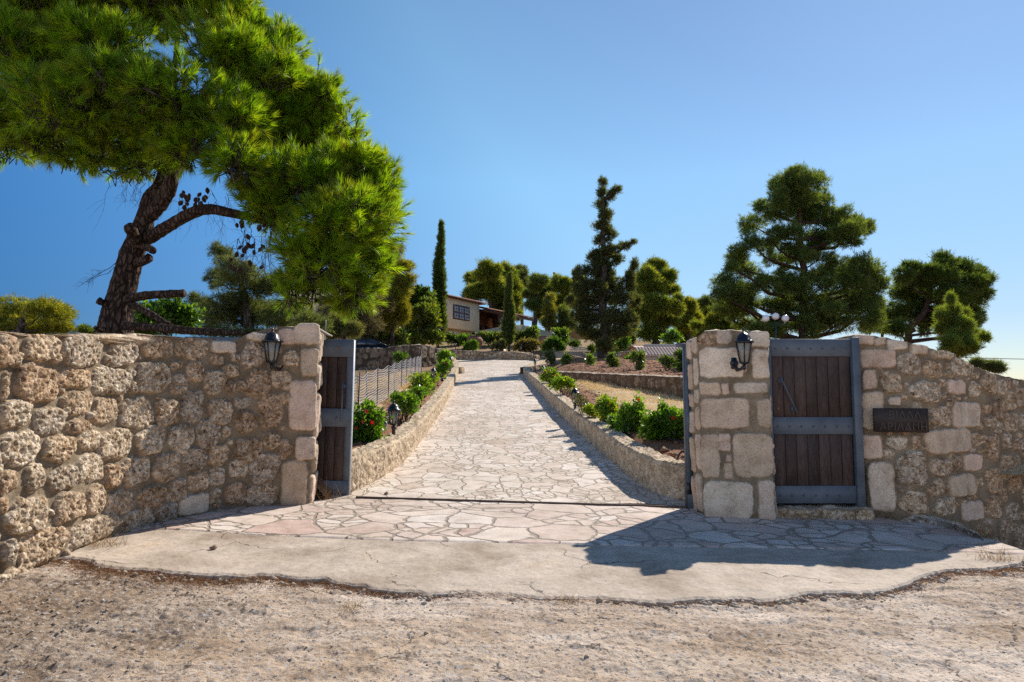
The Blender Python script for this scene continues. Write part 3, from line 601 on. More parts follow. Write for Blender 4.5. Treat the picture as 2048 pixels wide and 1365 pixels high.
X = A[:, None] * (1 - us[None]) + B_[:, None] * us[None]; Y = np.repeat(ys[:, None], 60, 1)
Z = D(X, Y) + .012 * fbm(X * .9, Y * .9, 3, 51)
Z[0] -= .0
i = np.arange(len(ys) - 1)[:, None] * 60 + np.arange(59)[None]
tag(mk('driveway', np.stack((X, Y, Z), -1).reshape(-1, 3), np.stack((i, i + 1, i + 61, i + 60), -1).reshape(-1, 4), M_drive, sm=True), kind='structure')
# ground heights of the garden
RWA, RWB = P(1090, 744, 33.0), P(1400, 762, 18.8)
rwd = (RWB - RWA)[:2]; rwd = rwd / np.linalg.norm(rwd); rwn = np.array((-rwd[1], rwd[0]));  rwn = rwn if rwn[1] > 0 else -rwn
LWp = [(-13.5, 37.2), (-10, 37.5), (-7.2, 38.6), (-5.5, 40.2), (-4.35, 42.5), (-4.5, 46), (-4.9, 51)]
def T(X, Y):
    X = np.asarray(X, float); Y = np.asarray(Y, float)
    base = .0615 + .088 * (np.clip(Y, 0, 38) - 9.1) + .105 * np.clip(Y - 38, 0, 16) + .21 * np.clip(Y - 54, 0, 9) + .10 * np.clip(Y - 63, 0, 8)
    base = base + .42 * (1 - .35 * smooth(20, 38, Y)) - .1 * smooth(46, 53, Y) * 0
    base = base - .12 * np.clip(X - 13, 0, 60) * smooth(12, 40, Y) - .03 * np.clip(-X - 16, 0, 60)
    base = base - .06 * np.clip(Y - 92, 0, 200)
    sd_ = (X - RWA[0]) * rwn[0] + (Y - RWA[1]) * rwn[1]
    base = base + .42 * smooth(.1, .5, sd_) * (1 - smooth(6, 14, sd_)) * smooth(1.5, 3, X) * (Y < 44)
    lw = np.interp(X, [p[0] for p in LWp[:5]], [p[1] for p in LWp[:5]])
    base = base + .55 * smooth(.15, .6, Y - lw) * (X < -4.3) * (1 - smooth(44, 52, Y))
    base = base - .9 * (1 - smooth(0, 4, Y - 9)) * 0
    di = drive_in(X, Y); k = smooth(-.42, -.16, di) * (Y < 56) 
    return base * (1 - k) + (D(X, Y) - .06) * k
def terr_z(X, Y):
    r = fbm(X * .7, Y * .7, 4, 61) * .05 + fbm(X * 3, Y * 3, 3, 62) * .03
    return T(X, Y) + r * smooth(.1, .8, -drive_in(X, Y))
def terr_col(X, Y):
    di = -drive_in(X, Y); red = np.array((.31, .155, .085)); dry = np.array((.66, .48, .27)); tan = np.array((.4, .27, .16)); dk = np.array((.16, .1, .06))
    nn = .5 * fbm(X * .8, Y * .8, 3, 63)
    s1 = smooth(1.0, 1.6, di + nn)[..., None]; c = red * (1 - s1) + dry * s1
    sd_ = (X - RWA[0]) * rwn[0] + (Y - RWA[1]) * rwn[1]
    u = (smooth(.1, .5, sd_) * (X > 1) * (Y < 50))[..., None]; c = c * (1 - u) + red * 1.05 * u
    far = smooth(35, 37, Y + nn)[..., None] * (X < 3)[..., None]; c = c * (1 - far) + (tan * .75 + red * .25) * far
    f2 = smooth(52, 55, Y + nn)[..., None]; c = c * (1 - f2) + tan * f2
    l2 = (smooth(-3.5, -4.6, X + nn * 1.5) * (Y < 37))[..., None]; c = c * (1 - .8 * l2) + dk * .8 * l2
    return c
xs = dense([(-200, -40, 10), (-40, -16, 1.2), (-16, 16, .22), (16, 40, 1.2), (40, 201, 10)]); ys = dense([(9.12, 46, .2), (46, 70, .4), (70, 110, 2), (110, 300.1, 10)])
tag(sheet('hillside', xs, ys, terr_z, M_terr, terr_col), kind='structure')
def tp(px, py, lo=9.3): return hit(px, py, lambda x, y: T(x, y), lo, 110)

# low walls along the drive
def low_wall(name, pts, th, hf, seed, label, side):
    pts = np.array([p[:2] for p in pts]); seg = np.linalg.norm(np.diff(pts, axis=0), axis=1); cs = np.concatenate(([0], np.cumsum(seg)))
    st = []; s = 0.0
    while s < cs[-1]:
        st.append(s); y = np.interp(s, cs, pts[:, 1]); s += .018 * max(1, y / 9)
    s = np.array(st); xy = np.stack([np.interp(s, cs, pts[:, k]) for k in (0, 1)], 1); tg = np.gradient(xy, axis=0); tg /= np.linalg.norm(tg, axis=1)[:, None]
    nrm = np.stack((tg[:, 1], -tg[:, 0]), 1) * side                                     # towards the drive
    nf, ntp = 26, 18; rows = []; rr = []; H = np.array([hf(y) for y in xy[:, 1]]); zb = D(xy[:, 0], xy[:, 1])
    for k in range(nf): rows.append((xy, zb - .06 + (H + .06) * k / (nf - 1), 0))
    rd = .025
    for k in range(1, ntp + 1): rows.append((xy - nrm * th * k / ntp, zb + H, k / ntp))
    rows.append((xy - nrm * (th + .01), zb - .1, 1))
    V = []; C = []
    for j, (q, z, u) in enumerate(rows):
        if j < nf:
            fr = j / (nf - 1); a = .016 * fbm(s * 6, z * 9, 4, seed) + .012 * fbm(s * 18, z * 12, 3, seed + 3) - .03 * max(0, fr - .9) / .1
            V.append(np.stack((q[:, 0] + nrm[:, 0] * a, q[:, 1] + nrm[:, 1] * a, z - (.015 if j == nf - 1 else 0)), 1))
        else:
            a = .022 * fbm(s * 5, s * 0 + u * 3, 4, seed + 9) + .012 * fbm(s * 22, s * 0 + u * 9, 2, seed + 5) - .03 * (max(0, u - .85) / .15) ** 2
            V.append(np.stack((q[:, 0], q[:, 1], z + (a if j < len(rows) - 1 else 0)), 1))
        c = np.array((.5, .41, .3))[None] * (1 + .22 * fbm(s * 2.5, z * 3 + u * 2, 3, seed + 7))[:, None]
        C.append(np.concatenate((c, np.full((len(s), 1), .6)), 1))
    V = np.array(V); C = np.array(C); n, k = V.shape[:2]; i = np.arange(n - 1)[:, None] * k + np.arange(k - 1)[None]
    Fq = np.stack((i, i + 1, i + k + 1, i + k), -1).reshape(-1, 4); Fq = Fq if side > 0 else Fq[:, ::-1]
    return tag(mk(name, V.reshape(-1, 3), Fq, M_low, origin=(xy[0, 0], xy[0, 1], zb[0]), col=C.reshape(-1, 4), sm=True), label, 'low wall', 'low walls edging the drive')
M_low = stone_material('rough_low_wall', 30, 1.4)
hL = lambda y: float(np.interp(y, [9, 13, 38, 54], [.52, .42, .36, .5])); hR = lambda y: float(np.interp(y, [9, 12, 38], [.5, .42, .36]))
low_wall("low_stone_wall", [p for p in LBc if p[1] > 9.55], .36, hL, 101, 'knee high rough wall on the left edge of the drive, in the sun', 1)
low_wall('low_stone_wall', [p for p in RBc if p[1] > 9.3], .36, hR, 131, 'knee high rough wall on the right edge of the drive, its face in shade', -1)
# ------------------------------------------------------------------ gates, door, lanterns, plaque
def planks(xs0, xs1, z0, z1, n, y0, y1, r, M=None):
    """wood panel of n boards with a per-board tint; returns V,F,C"""
    q = G(); C = []; wd = (xs1 - xs0) / n
    for i in range(n):
        b = len(q.v); q.bbox((xs0 + i * wd + .002, y0, z0), (xs0 + (i + 1) * wd - .002, y1, z1), .006)
        C += [tuple(np.array((1, 1, 1)) * r.uniform(.7, 1.35))] * (len(q.v) - b)
    return q, np.array(C)
def bolts(parent, xs_, z, y, m, r_=.013):
    for x in xs_:
        o = G().lathe([(r_, 0), (r_, .002), (r_ * .9, .007), (r_ * .5, .011), (0.001, .012)], 10).build('bolt', m, parent, sm=True); o.location = (x, y, z); o.rotation_euler = (math.pi / 2, 0, 0)
def handle(parent, p0, p1, m, off=.07):
    p0, p1 = np.array(p0), np.array(p1); d = (p1 - p0) / np.linalg.norm(p1 - p0); o = np.array((0, -off, 0)); q = G()
    q.tube([p0 - d * .05 + o, p1 + d * .05 + o], .011, 8)
    for p in (p0, p1):
        q.tube([p + o, p + np.array((0, .0, 0))], .009, 8); q.tube([p + np.array((0, -.012, 0)), p + np.array((0, .002, 0))], .032, 14)
    return q.build('handle', m, parent, sm=False)
r = np.random.default_rng(3)
LY = left_corner[1] + .66
def sliding_leaf(name, label, x0, x1, zb, H, free_right, mirror=False):
    e = empty(name, (x0, LY, zb), label, 'gate', 'sliding leaves of the drive gate')
    Wd = x1 - x0; T_ = .075
    fr = G(); st = .085
    for a, b_ in ((0, st), (Wd - st, Wd)): G().bbox((a, -.02, .015), (b_, T_, H), .004).build('stile', M_steel, e)
    nb = int((Wd - 2 * st) / .135)
    for z0, z1_ in ((.31, .87), (.0, 0)):
        pass
    zb_ = [(.02, .27), (.27 + .73, .27 + .73 + .25), (H - .245, H)]
    for a, b_ in ((zb_[0][1], zb_[1][0]), (zb_[1][1], zb_[2][0])):
        q, C = planks(st, Wd - st, a - .08, b_ + .08, nb, .0, .05, r); mk('wood_panel', q.v, q.f, M_wood, e, col=C)
    for i, (a, b_) in enumerate(zb_):
        bd = G().bbox((.004, -.032, a), (Wd - .004, -.004, b_), .004).build('steel_band', M_steel, e)
        xs_ = np.arange(Wd - .2 if free_right else .2, .1 if free_right else Wd - .1, -.225 if free_right else .225)
        bolts(bd, xs_, (a + b_) / 2, -.031, M_rust if i == 2 else M_bolt, .02 if i == 2 else .016)
    hx = Wd - .12 if free_right else .12
    handle(e, (hx, -.005, 1.12), (hx, -.005, 1.56), M_steel)
    ex_ = Wd if free_right else -.006
    G().box((ex_, -.018, .02), (ex_ + .006, T_ - .004, H - .004)).build('edge_plate', M_edge if free_right else M_steel, e)
    return e
xr = ray(703, 840)[0] * LY
zb = float(P(697, 1001, LY)[2]); ztop_ = float(P(710, 679, LY)[2])
lf = sliding_leaf('sliding_gate_leaf', 'wood and steel gate leaf pulled back behind the left wall, handle and free edge showing', xr - 2.35, xr, zb, ztop_ - zb, True)
lf.rotation_euler = (0, R(1.0), 0); lf.location.x -= .02; lf.location.z += .035
LYr = PA[1] + .52; oldLY = LY; LY = LYr
xl = ray(1371, 850)[0] * LYr; zb2 = float(P(1376, 1019, LYr)[2]); zt2 = float(P(1371, 690, LYr)[2])
rf = sliding_leaf('sliding_gate_leaf', 'gate leaf slid behind the right pillar, only its dark edge showing', xl, xl + 2.35, zb2, zt2 - zb2, False)
arm = G().bbox((-.1, -.02, -.03), (.02, .05, .02), .004).build('stop_arm', M_steel, rf); arm.location = (0, 0, zt2 - zb2)
G().bbox((-.012, -.06, .2), (.05, -.02, .34), .006).build('lock_box', M_iron, rf)
LY = oldLY
# rail across the opening
ra, rb_ = gp(712, 998), gp(1378, 1018)
q = G(); V = []; n = 60
for k in range(n):
    u = k / (n - 1); p = ra * (1 - u) + rb_ * u; p[2] = float(g(p[0], p[1])) + .012
    V.append(p + np.array((0, .012 * math.sin(k * 1.3) * .3, 0)))
q.tube(V, .026, 6); tag(q.build('gate_rail', M_rail, origin=V[0]), 'thin rusty rail set in the paving across the gate opening', 'rail')
# guide bracket on the left pillar
tp_ = P(640, 668, oldLY - .1); e = empty('gate_guide', tp_, 'small guide bracket with a slate and a thin rod on the left wall end', 'bracket')
q = G(); Mx = Matrix.Rotation(R(-32), 4, 'Y'); M_slate = speck('grey_slate', (.3, .25, .2), (.42, .36, .3), 14)
q.bbox((-.11, -.14, .04), (.14, .1, .06), .003, Matrix.Translation((0, 0, 0)) @ Matrix.Rotation(R(30), 4, 'Y')); q.build('slate', M_slate, e)
G().bbox((.05, -.1, -.09), (.1, -.05, -.01), .004).build('roller', speck('pale_roller', (.5, .45, .4), (.6, .55, .5)), e)
G().tube([(.07, .03, 0), (.07, .03, .2)], .004, 6).build('rod', M_edge, e)

# pedestrian door
DY = PB[1] + .22
dl, dr = P(1545, 845, DY)[0], P(1712, 845, DY)[0]; dz0 = float(P(1600, 1010, DY)[2]); dz1 = float(P(1600, 678, DY)[2])
e = empty('pedestrian_door', (dl, DY, dz0), 'narrow plank door with three studded blue grey steel bands between pillar and wall', 'door'); Wd = dr - dl; H = dz1 - dz0
G().bbox((-.05, -.03, -.02), (.0, .08, H + .01), .004).build('jamb', M_steel, e); G().bbox((Wd - .035, -.05, -.02), (Wd + .06, .1, H + .015), .004).build('jamb', M_steel, e)
zs = [(.02, .235), (.87, 1.085), (H - .225, H - .005)]
for a, b_ in ((zs[0][1], zs[1][0]), (zs[1][1], zs[2][0])):
    q, C = planks(.012, Wd - .05, a - .09, b_ + .09, 7, .0, .05, r); mk('wood_panel', q.v, q.f, M_wood, e, col=C)
for a, b_ in zs:
    bd = G().bbox((.004, -.02, a), (Wd - .038, -.002, b_), .003).build('steel_band', M_steel, e)
    bolts(bd, np.linspace(.055, Wd - .1, 7), a + (b_ - a) * .45, -.019, M_bolt, .015)
def dloc(px, py): p = P(px, py, DY); return (p[0] - dl, -.002, p[2] - dz0)
handle(e, dloc(1560, 762), dloc(1586, 818), M_steel)
o = G().lathe([(.018, 0), (.018, .006), (.008, .008)], 14).build('keyhole', M_rust, e); o.location = dloc(1556, 818); o.rotation_euler = (math.pi / 2, 0, 0)
# rough sill under the door
w0 = Wall([(dl - .02, DY - .1), (dr + .12, DY - .1)], [(dl - .02, DY + .25), (dr + .12, DY + .25)])
w0.stones += [[.22, -.0, .26, .1, 'g'], [.62, -.01, .24, .11, 'g'], [1.0, 0, .22, .1, 'g']]
es = empty('door_sill', (dl, DY - .1, dz0 - .06), 'rough stone sill under the pedestrian door', 'sill')
w0.build('stonework', es, zfloor, lambda s: dz0 - .035 + .01 * pn(s * 5, 1.0, 2), 71, dep=.03)
# footing along the right wall
q = [gp(x, y) for x, y in ((1785, 1042), (1850, 1049), (1910, 1060), (1955, 1078), (1985, 1090))]
w0 = Wall([p[:2] for p in q], [(p[0] + .1, p[1] + .3) for p in q]); es = empty('stone_footing', q[0], 'low grey stone footing at the foot of the plaque wall', 'footing')
w0.fill(0, w0.len, -.1, .1, (.12, .08), rng, tries=80)
w0.build('stonework', es, zfloor, lambda s: float(np.interp(s, [0, .25, w0.len * .8, w0.len], [-.03, .085, .05, -.03])) + float(g(q[2][0], q[2][1])) * 1.0, 73, dep=.03, mortar=(.2, .19, .17), tints=dict(g=[(.24, .23, .22)], s=[(.3, .28, .26)]))

def lantern(parent, s, px_off=0):
    """hexagonal lantern standing with its foot at z=0; s = height of the glass part"""
    n = 6; rt, rb2 = .42 * s, .24 * s
    q = G(); q.lathe([(.05 * s, -.16 * s), (.11 * s, -.1 * s), (rb2 * 1.12, -.04 * s), (rb2 * 1.15, 0), (rb2, .02 * s)], n, rot=R(15))
    for k in range(n):
        a = 2 * math.pi * k / n + R(15); c_, s_ = math.cos(a), math.sin(a)
        q.tube([(rb2 * c_, rb2 * s_, 0), (rt * c_, rt * s_, s)], .032 * s, 5)
    for k in range(n):
        a, b_ = (2 * math.pi * j / n + R(15) for j in (k, k + 1)); q.tube([(rt * math.cos(a), rt * math.sin(a), s), (rt * math.cos(b_), rt * math.sin(b_), s)], .03 * s, 5)
    q.build('cage', M_iron, parent)
    G().lathe([(rb2 * .93, .01 * s), (rt * .94, .99 * s)], n, rot=R(15)).build('glass', M_frost, parent)
    cp = G().lathe([(rt * 1.3, s), (rt * 1.34, 1.04 * s), (rt * 1.02, 1.13 * s), (rt * .95, 1.15 * s), (rt * .82, 1.33 * s), (rt * .58, 1.45 * s), (rt * .26, 1.52 * s), (rt * .16, 1.56 * s), (rt * .1, 1.6 * s), (rt * .17, 1.64 * s), (rt * .16, 1.68 * s), (rt * .07, 1.72 * s), (.003, 1.77 * s)], n, rot=R(15))
    return cp.build('cap', M_iron, parent)
def wall_lantern(px, py_top, py_bot, Y, wallY, label, side):
    p0, p1 = P(px, py_top, Y), P(px, py_bot, Y); Ht = p0[2] - p1[2]; s = Ht / 2.22
    e = empty('wall_lantern', (p1[0], Y, p1[2] + .45 * s), label, 'lantern', 'lanterns on the gate walls'); lantern(e, s)
    q = G(); q.tube([(0, 0, -.12 * s), (0, .0, -.3 * s), (0, .02, -.42 * s)], [.06 * s, .1 * s, .02 * s], 8)
    dy = wallY - Y; sx = side * .3 * s
    q.tube([(0, 0, -.14 * s), (sx * .3, dy * .3, -.32 * s), (sx * .7, dy * .65, -.36 * s), (sx, dy * .9, -.12 * s), (sx, dy, .04 * s)], [.07 * s, .08 * s, .1 * s, .1 * s, .1 * s], 8)
    q.tube([(sx, dy - .035, .0), (sx, dy + .05, .0)], .2 * s, 12); q.bbox((sx - .14 * s, dy - .03, -.3 * s), (sx + .14 * s, dy + .05, .3 * s), .01); q.build('bracket', M_iron, e)
    return e
lwY = left_corner[1] + .02
wall_lantern(543, 655, 741, lwY - .3, lwY - .06, 'black hexagonal lantern on the left wall, left of the gate opening', .9)
wall_lantern(1489, 656, 743, PA[1] - .33, PA[1] - .09, 'black hexagonal lantern on the square pillar, right of the gate opening', -.7)
# plaque
pc = P(1798, 840, RB[1] - .17); k = np.argmin(abs(WR.s - WR.sz(1798, 840, srr, srr + 1.2)[0])); nn = WR.nrm[k]; ka, kb = (np.argmin(abs(WR.s - WR.sz(x_, 840, srr, srr + 1.6)[0])) for x_ in (1748, 1850)); ch_ = WR.xy[kb] - WR.xy[ka]; ch_ = ch_ / np.linalg.norm(ch_); nn = np.array((ch_[1], -ch_[0])); ang = math.atan2(nn[1], nn[0]) + math.pi / 2
pw = (P(1845, 840, pc[1])[0] - P(1750, 840, pc[1])[0]); ph = P(1798, 816, pc[1])[2] - P(1798, 863, pc[1])[2]
e = empty('name_plaque', (WR.xy[k, 0] + nn[0] * .115, WR.xy[k, 1] + nn[1] * .115, pc[2]), 'dark bronze name plaque with raised Greek letters on the right wall', 'plaque', rz=ang)
G().bbox((-pw / 2, -.02, -ph / 2), (pw / 2, .06, ph / 2), .006).build('plate', M_plaq, e)
M_let = speck('worn_bronze_letters', (.04, .026, .02), (.075, .052, .042), 30, .45, .3, .003)
for txt, zz, xx in (('ΒΙΛΛΑ', ph * .08, -pw * .22), ('ΑΡΙΑΔΝΗ', -ph * .4, -pw * .4)):
    cu = bpy.data.curves.new('letters', 'FONT'); cu.body = txt; cu.size = ph * .42; cu.extrude = .006; cu.offset = .0012; cu.space_character = 1.12; cu.resolution_u = 3
    to = bpy.data.objects.new('letters', cu); COL.objects.link(to); dg = bpy.context.evaluated_depsgraph_get(); me = bpy.data.meshes.new_from_object(to.evaluated_get(dg))
    x0 = min(v.co.x for v in me.vertices); x1 = max(v.co.x for v in me.vertices); tw = (pw * .58 if len(txt) < 6 else pw * .86); sx = tw / (x1 - x0)
    tc = G(); tc.add([(xx + (v.co.x - x0) * sx, -.02 - v.co.z - .005, zz + v.co.y) for v in me.vertices], [tuple(p.vertices) for p in me.polygons]); bpy.data.objects.remove(to); tc.build('lettering', M_let, e)

# garden lamps along the beds
lamp_specs = [(788, 803, 12.3, 'lamp post between the two nearest left hibiscus bushes'), (867, 735, 22.5, 'lamp post on the left bed beyond the yellowing bush'), (901, 713, 34.5, 'lamp post by the last bush on the left wall'),
 (1150, 774, 16.8, 'lamp post on bare soil of the right bed, beside a dry shrub'), (1086, 730, 27.5, 'lamp post in the red hibiscus at the far end of the right bed'), (1070, 717, 34.0, 'lamp post at the right wall bend where the drive widens'),
 (1042, 688, 55.0, 'small lamp post in the top garden, right of the small cypress'), (911, 686, 56.0, 'small lamp post in the top garden, left of the large clay jar'), (1232, 709, 47.0, 'small lamp post in front of the square garden wall, right of the dark cypress')]
proto = None
for px, py, Y, lab in lamp_specs:
    pt = P(px, py, Y); zg = float(T(pt[0], Y)); Ht = max(.4, pt[2] - zg) + .02
    if proto is None:
        e = empty('garden_lamp', (0, 0, 0), lab, 'lamp post', 'black lantern posts along the beds'); s = .165; H0 = .72; 
        h = empty('lamp_head', (0, 0, H0 - 1.77 * s)); h.parent = e; lantern(h, s)
        G().lathe([(.055, -.1), (.055, .015), (.04, .05), (.05, .07), (.028, .1), (.024, .12), (.022, H0 - 2.1 * s), (.034, H0 - 2.05 * s), (.03, H0 - 1.92 * s)], 12).build('post', M_iron, e, sm=False); proto = e
    else: e = copy_tree(proto); e['label'] = lab
    e.location = (pt[0], Y, zg); e.scale = (Ht / .72,) * 3
# globe lamp
Y = 30.0; pt = P(1551, 636, Y); zg = float(T(pt[0], Y)); e = empty('globe_lamp_post', (pt[0], Y, zg), 'street lamp with three white globes behind the door', 'lamp post'); H = pt[2] - zg
M_green = speck('dark_green_paint', (.01, .03, .035), (.02, .05, .05), 30, .4)
q = G().lathe([(.1, -.1), (.1, .1), (.05, .2), (.035, H * .6), (.03, H - .15)], 12); q.build('post', M_green, e)
q = G()
for dx in (-.43, .43): q.tube([(0, 0, H - .28), (dx * .6, 0, H - .3), (dx, 0, H - .17)], .016, 6)
q.build('arms', M_green, e)
for dx, dz in ((-.43, -.03), (0, .06), (.43, -.03)):
    G().lathe([(.001, -.15)] + [(.155 * math.sin(a), -.155 * math.cos(a)) for a in np.linspace(.2, 2.95, 12)] + [(.001, .155)], 20).build('globe', M_globe, e, sm=True).location = (dx, 0, H + dz)

# ------------------------------------------------------------------ garden walls further up
M_rub = stone_material('rubble_wall', 14, 1.5)
def rubble_wall(name, pts, top_px_or_fn, th, seed, label, sizes, res=.05, base=-.3, tints=None, cat='wall', up=None, dep=.05, mortar=(.27, .2, .13)):
    pts = [np.asarray(p, float)[:2] for p in pts]; inner = []
    for i, p in enumerate(pts):
        t = pts[min(i + 1, len(pts) - 1)] - pts[max(i - 1, 0)]; t /= np.linalg.norm(t); inner.append(p - np.array((t[1], -t[0])) * th)
    w_ = Wall([p for p in pts], inner, res=res); rg = np.random.default_rng(seed)
    mid = pts[len(pts) // 2]; zt_ = top_px_or_fn; zb_ = float(min(T(p[0], p[1] - .3) for p in pts)) - .2
    w_.fill(0, w_.len, zb_, zt_, sizes, rg, tries=int(w_.len * 55))
    e = empty(name, (mid[0], mid[1], float(T(mid[0], mid[1]))), label, cat)
    w_.build('stonework', e, lambda x, y: zb_ - .2, zt_, seed, dep=dep, tints=tints, m=M_rub, cap_noise=.03, mortar=mortar); return w_
grey = dict(g=[(.18, .155, .125), (.22, .19, .155), (.15, .125, .1), (.25, .22, .18)], s=[(.28, .25, .21)])
# left retaining wall under the car
cs = np.array([p[0] for p in LWp[:5]]); zt_lw = lambda s: float(np.interp(s, [0, 3.5, 6.5, 8, 9.6, 12], [P(600, 700, 37.3)[2], P(690, 699, 37.5)[2], P(770, 696, 38.6)[2], P(820, 691, 40)[2], P(870, 693, 42)[2], P(905, 706, 45)[2]])) + .04 * pn(s * 1.5, 2.2, 4)
rubble_wall('retaining_wall', LWp[:6], zt_lw, .35, 151, 'grey stone retaining wall curving below the parked car', (.34, .26, .2, .14), .05, tints=grey, mortar=(.09, .075, .055))
# right retaining wall above the dry grass
e_ = RWB + np.array((*(rwd * 6.5), 0)); Lr = float(np.linalg.norm((e_ - RWA)[:2])); zA, zB = P(1095, 743, 33)[2], P(1372, 756, 20.3)[2]
rubble_wall('retaining_wall', [RWA, RWA + (RWB - RWA) * .5, RWB, e_], lambda s: float(zA + (zB - zA) * min(1.1, s / (Lr - 7.5))) + .03 * pn(s * 1.3, 4.1, 4), .3, 157, 'brown stone retaining wall along the top of the dry grass slope', (.22, .17, .13, .09), .035, tints=dict(g=[(.2, .15, .11), (.25, .19, .15), (.16, .115, .08), (.23, .16, .11)], s=[(.3, .26, .2)]), mortar=(.15, .095, .055))
# low wall across the top of the drive
pA, pB = [ray(906, 716)[0] * 53.6, 53.6], [ray(1068, 716)[0] * 53.2, 53.2]; pm = [(pA[0] + pB[0]) / 2, 54.2]
rubble_wall('low_terrace_wall', [pA, pm, pB, [pB[0] + .5, 55]], lambda s: float(np.interp(s, [0, 5, 6.6, 8], [P(910, 700.5, 53.6)[2], P(1030, 705, 54)[2], P(1064, 711, 53)[2], P(1066, 711, 55)[2]])) + .03 * pn(s, 1.1, 3), .4, 163, 'low stone wall closing the top end of the drive', (.2, .15, .1), .05)
# bend wall on the right of the widening
q = [(1052, 741, 38.6), (1075, 733, 41), (1100, 729, 43.0), (1135, 727, 45)]
rubble_wall('bend_wall', [P(a, b_, c)[:2] for a, b_, c in q], lambda s: float(np.interp(s, [0, 3, 7.5], [P(1052, 739, 38.6)[2] + .1, P(1075, 729, 41)[2], P(1135, 720, 45)[2]])), .35, 167, 'shaded low wall curving right round the far end of the right bed', (.2, .15, .1), .05, tints=grey)
q = [P(1135, 727, 47), P(1190, 728, 46.5)]
rubble_wall('garden_wall', [p[:2] for p in q], lambda s: float(np.interp(s, [0, 1.9], [P(1138, 709, 47)[2], P(1190, 721, 46)[2]])), .35, 173, 'short stone garden wall with a sloping top, left of the dark cypress', (.26, .2, .13), .05, tints=grey)
q = [P(1237, 728, 47.6), P(1292, 728, 46.4)]
rubble_wall('garden_wall', [p[:2] for p in q], lambda s: float(P(1265, 703, 47)[2]) + .02 * pn(s, .3, 2), .4, 179, 'square stone garden wall between dark cypress and tiled outbuilding', (.22, .16, .1), .05)
# steps and boards
M_step = speck('stone_step', (.2, .16, .115), (.32, .27, .2), 6, .9, .6, .02); M_board = speck('grey_boards', (.38, .35, .3), (.5, .47, .42), 10, .85, .3)
p0 = P(1126, 724, 49.5); e = empty('garden_steps', p0, 'wide shallow stone steps right of the top of the drive', 'steps'); e.rotation_euler.z = -.06
zs_ = [P(1126, y, 49.5 + i * .8)[2] - p0[2] for i, y in enumerate((721, 716.5, 712, 708, 704))]
for i, zz in enumerate(zs_):
    q = G(); wv = 2.0 - .12 * i
    q.bbox((-wv + .1 * i, i * .8, -.6), (wv + .1, i * .8 + 1.0, zz), .03); q.build('step', M_step, e)
for i, (x, y_, Y, l, lab) in enumerate(((1160, 703.0, 48.4, 1.5, 'lowest and longest of three pale boards by the steps'), (1157, 699.5, 48.6, 1.25, 'middle one of three pale boards by the steps'), (1156, 696.0, 48.8, 1.1, 'topmost of three pale boards by the steps'))):
    p = P(x, y_, Y); o = G().bbox((-l / 2, -.2, -.03), (l / 2, .2, .03), .008).build('grey_board', M_board); o.location = p; o.rotation_euler.z = .03 * i; tag(o, lab, 'board', 'boards stacked by the steps')
    for sx in (-1, 1): pass

# wire fence
M_wire = speck('galvanised_wire', (.42, .39, .39), (.52, .49, .49), 20, .6, 0); M_fpost = speck('rusty_fence_post', (.035, .03, .03), (.08, .07, .065), 20, .7, .2)
fp = [(690, 14.0), (716, 14.6), (735, 15.9), (754, 17.6), (776, 19.5), (789, 21.5), (802, 23.5), (812, 25.4), (821, 27.2), (829, 29.0), (836, 30.8), (842, 33.0)]
base = [np.array((ray(px, 790)[0] * Y, Y, float(T(ray(px, 790)[0] * Y, Y)))) for px, Y in fp]; FH = [.95] * len(base)
e = empty('wire_fence', base[1], 'sagging wire mesh fence on thin posts along the left slope', 'fence')
for i, p in enumerate(base):
    ln = .04 * math.sin(i * 2.2)
    G().tube([p - base[1] + np.array((0, 0, -.1)), p - base[1] + np.array((ln, 0, .98 + (.25 if i in (11,) else .05 * math.sin(i))))], .014 if i < 11 else .03, 6).build('post', M_fpost, e)
q = G()
for k in range(15):
    z = .03 + .9 * k / 14
    for i in range(len(base) - 1):
        a, b_ = base[i] - base[1], base[i + 1] - base[1]; pts = [a + (b_ - a) * u + np.array((0, 0, z - .06 * (z) * math.sin(math.pi * u) + .01 * math.sin(7 * u + k))) for u in np.linspace(0, 1, 6)]
        q.tube(pts, .0068, 4, cap=False)
for i in range(len(base) - 1):
    a, b_ = base[i] - base[1], base[i + 1] - base[1]
    for u in np.arange(0, 1, .11): q.tube([a + (b_ - a) * u + np.array((0, 0, .02)), a + (b_ - a) * u + np.array((0, 0, .93 - .055 * math.sin(math.pi * u)))], .0026, 3, cap=False)
q.build('wire_mesh', M_wire, e)

# irrigation hoses
M_hose = speck('black_hose', (.012, .012, .014), (.03, .03, .034), 30, .4, .1, spec=.5)
def hose(pts, lab):
    P3 = [np.array((p[0], p[1], float(T(p[0], p[1])) + .03 + p[2])) for p in catmull([np.array(q) for q in pts], 8)]
    tag(G().tube(P3, .014, 7).build('irrigation_hose', M_hose, origin=P3[0]), lab, 'hose')
hose([(-2.65, 11.4, .02), (-2.35, 12.6, .03), (-2.45, 13.3, .14), (-2.7, 14.1, .02), (-2.6, 15.6, .04), (-2.75, 17, .12), (-2.95, 18.6, .02), (-2.9, 21, .1), (-3.2, 23, .02)], 'hose looping along the soil of the left bed')
hose([(3.1, 10.6, .02), (2.75, 11.2, .05), (2.5, 12.0, .02), (2.3, 13.3, .16), (2.15, 14.4, .02), (2.0, 15.6, .14), (1.85, 16.8, .03), (1.72, 18.2, .16), (1.6, 19.6, .02)], 'hose looping along the soil of the right bed')
hose([(2.2, 9.95, .06), (2.5, 10.0, .09), (2.9, 10.1, .03)], 'short black pipe end on the low wall behind the right gate edge')

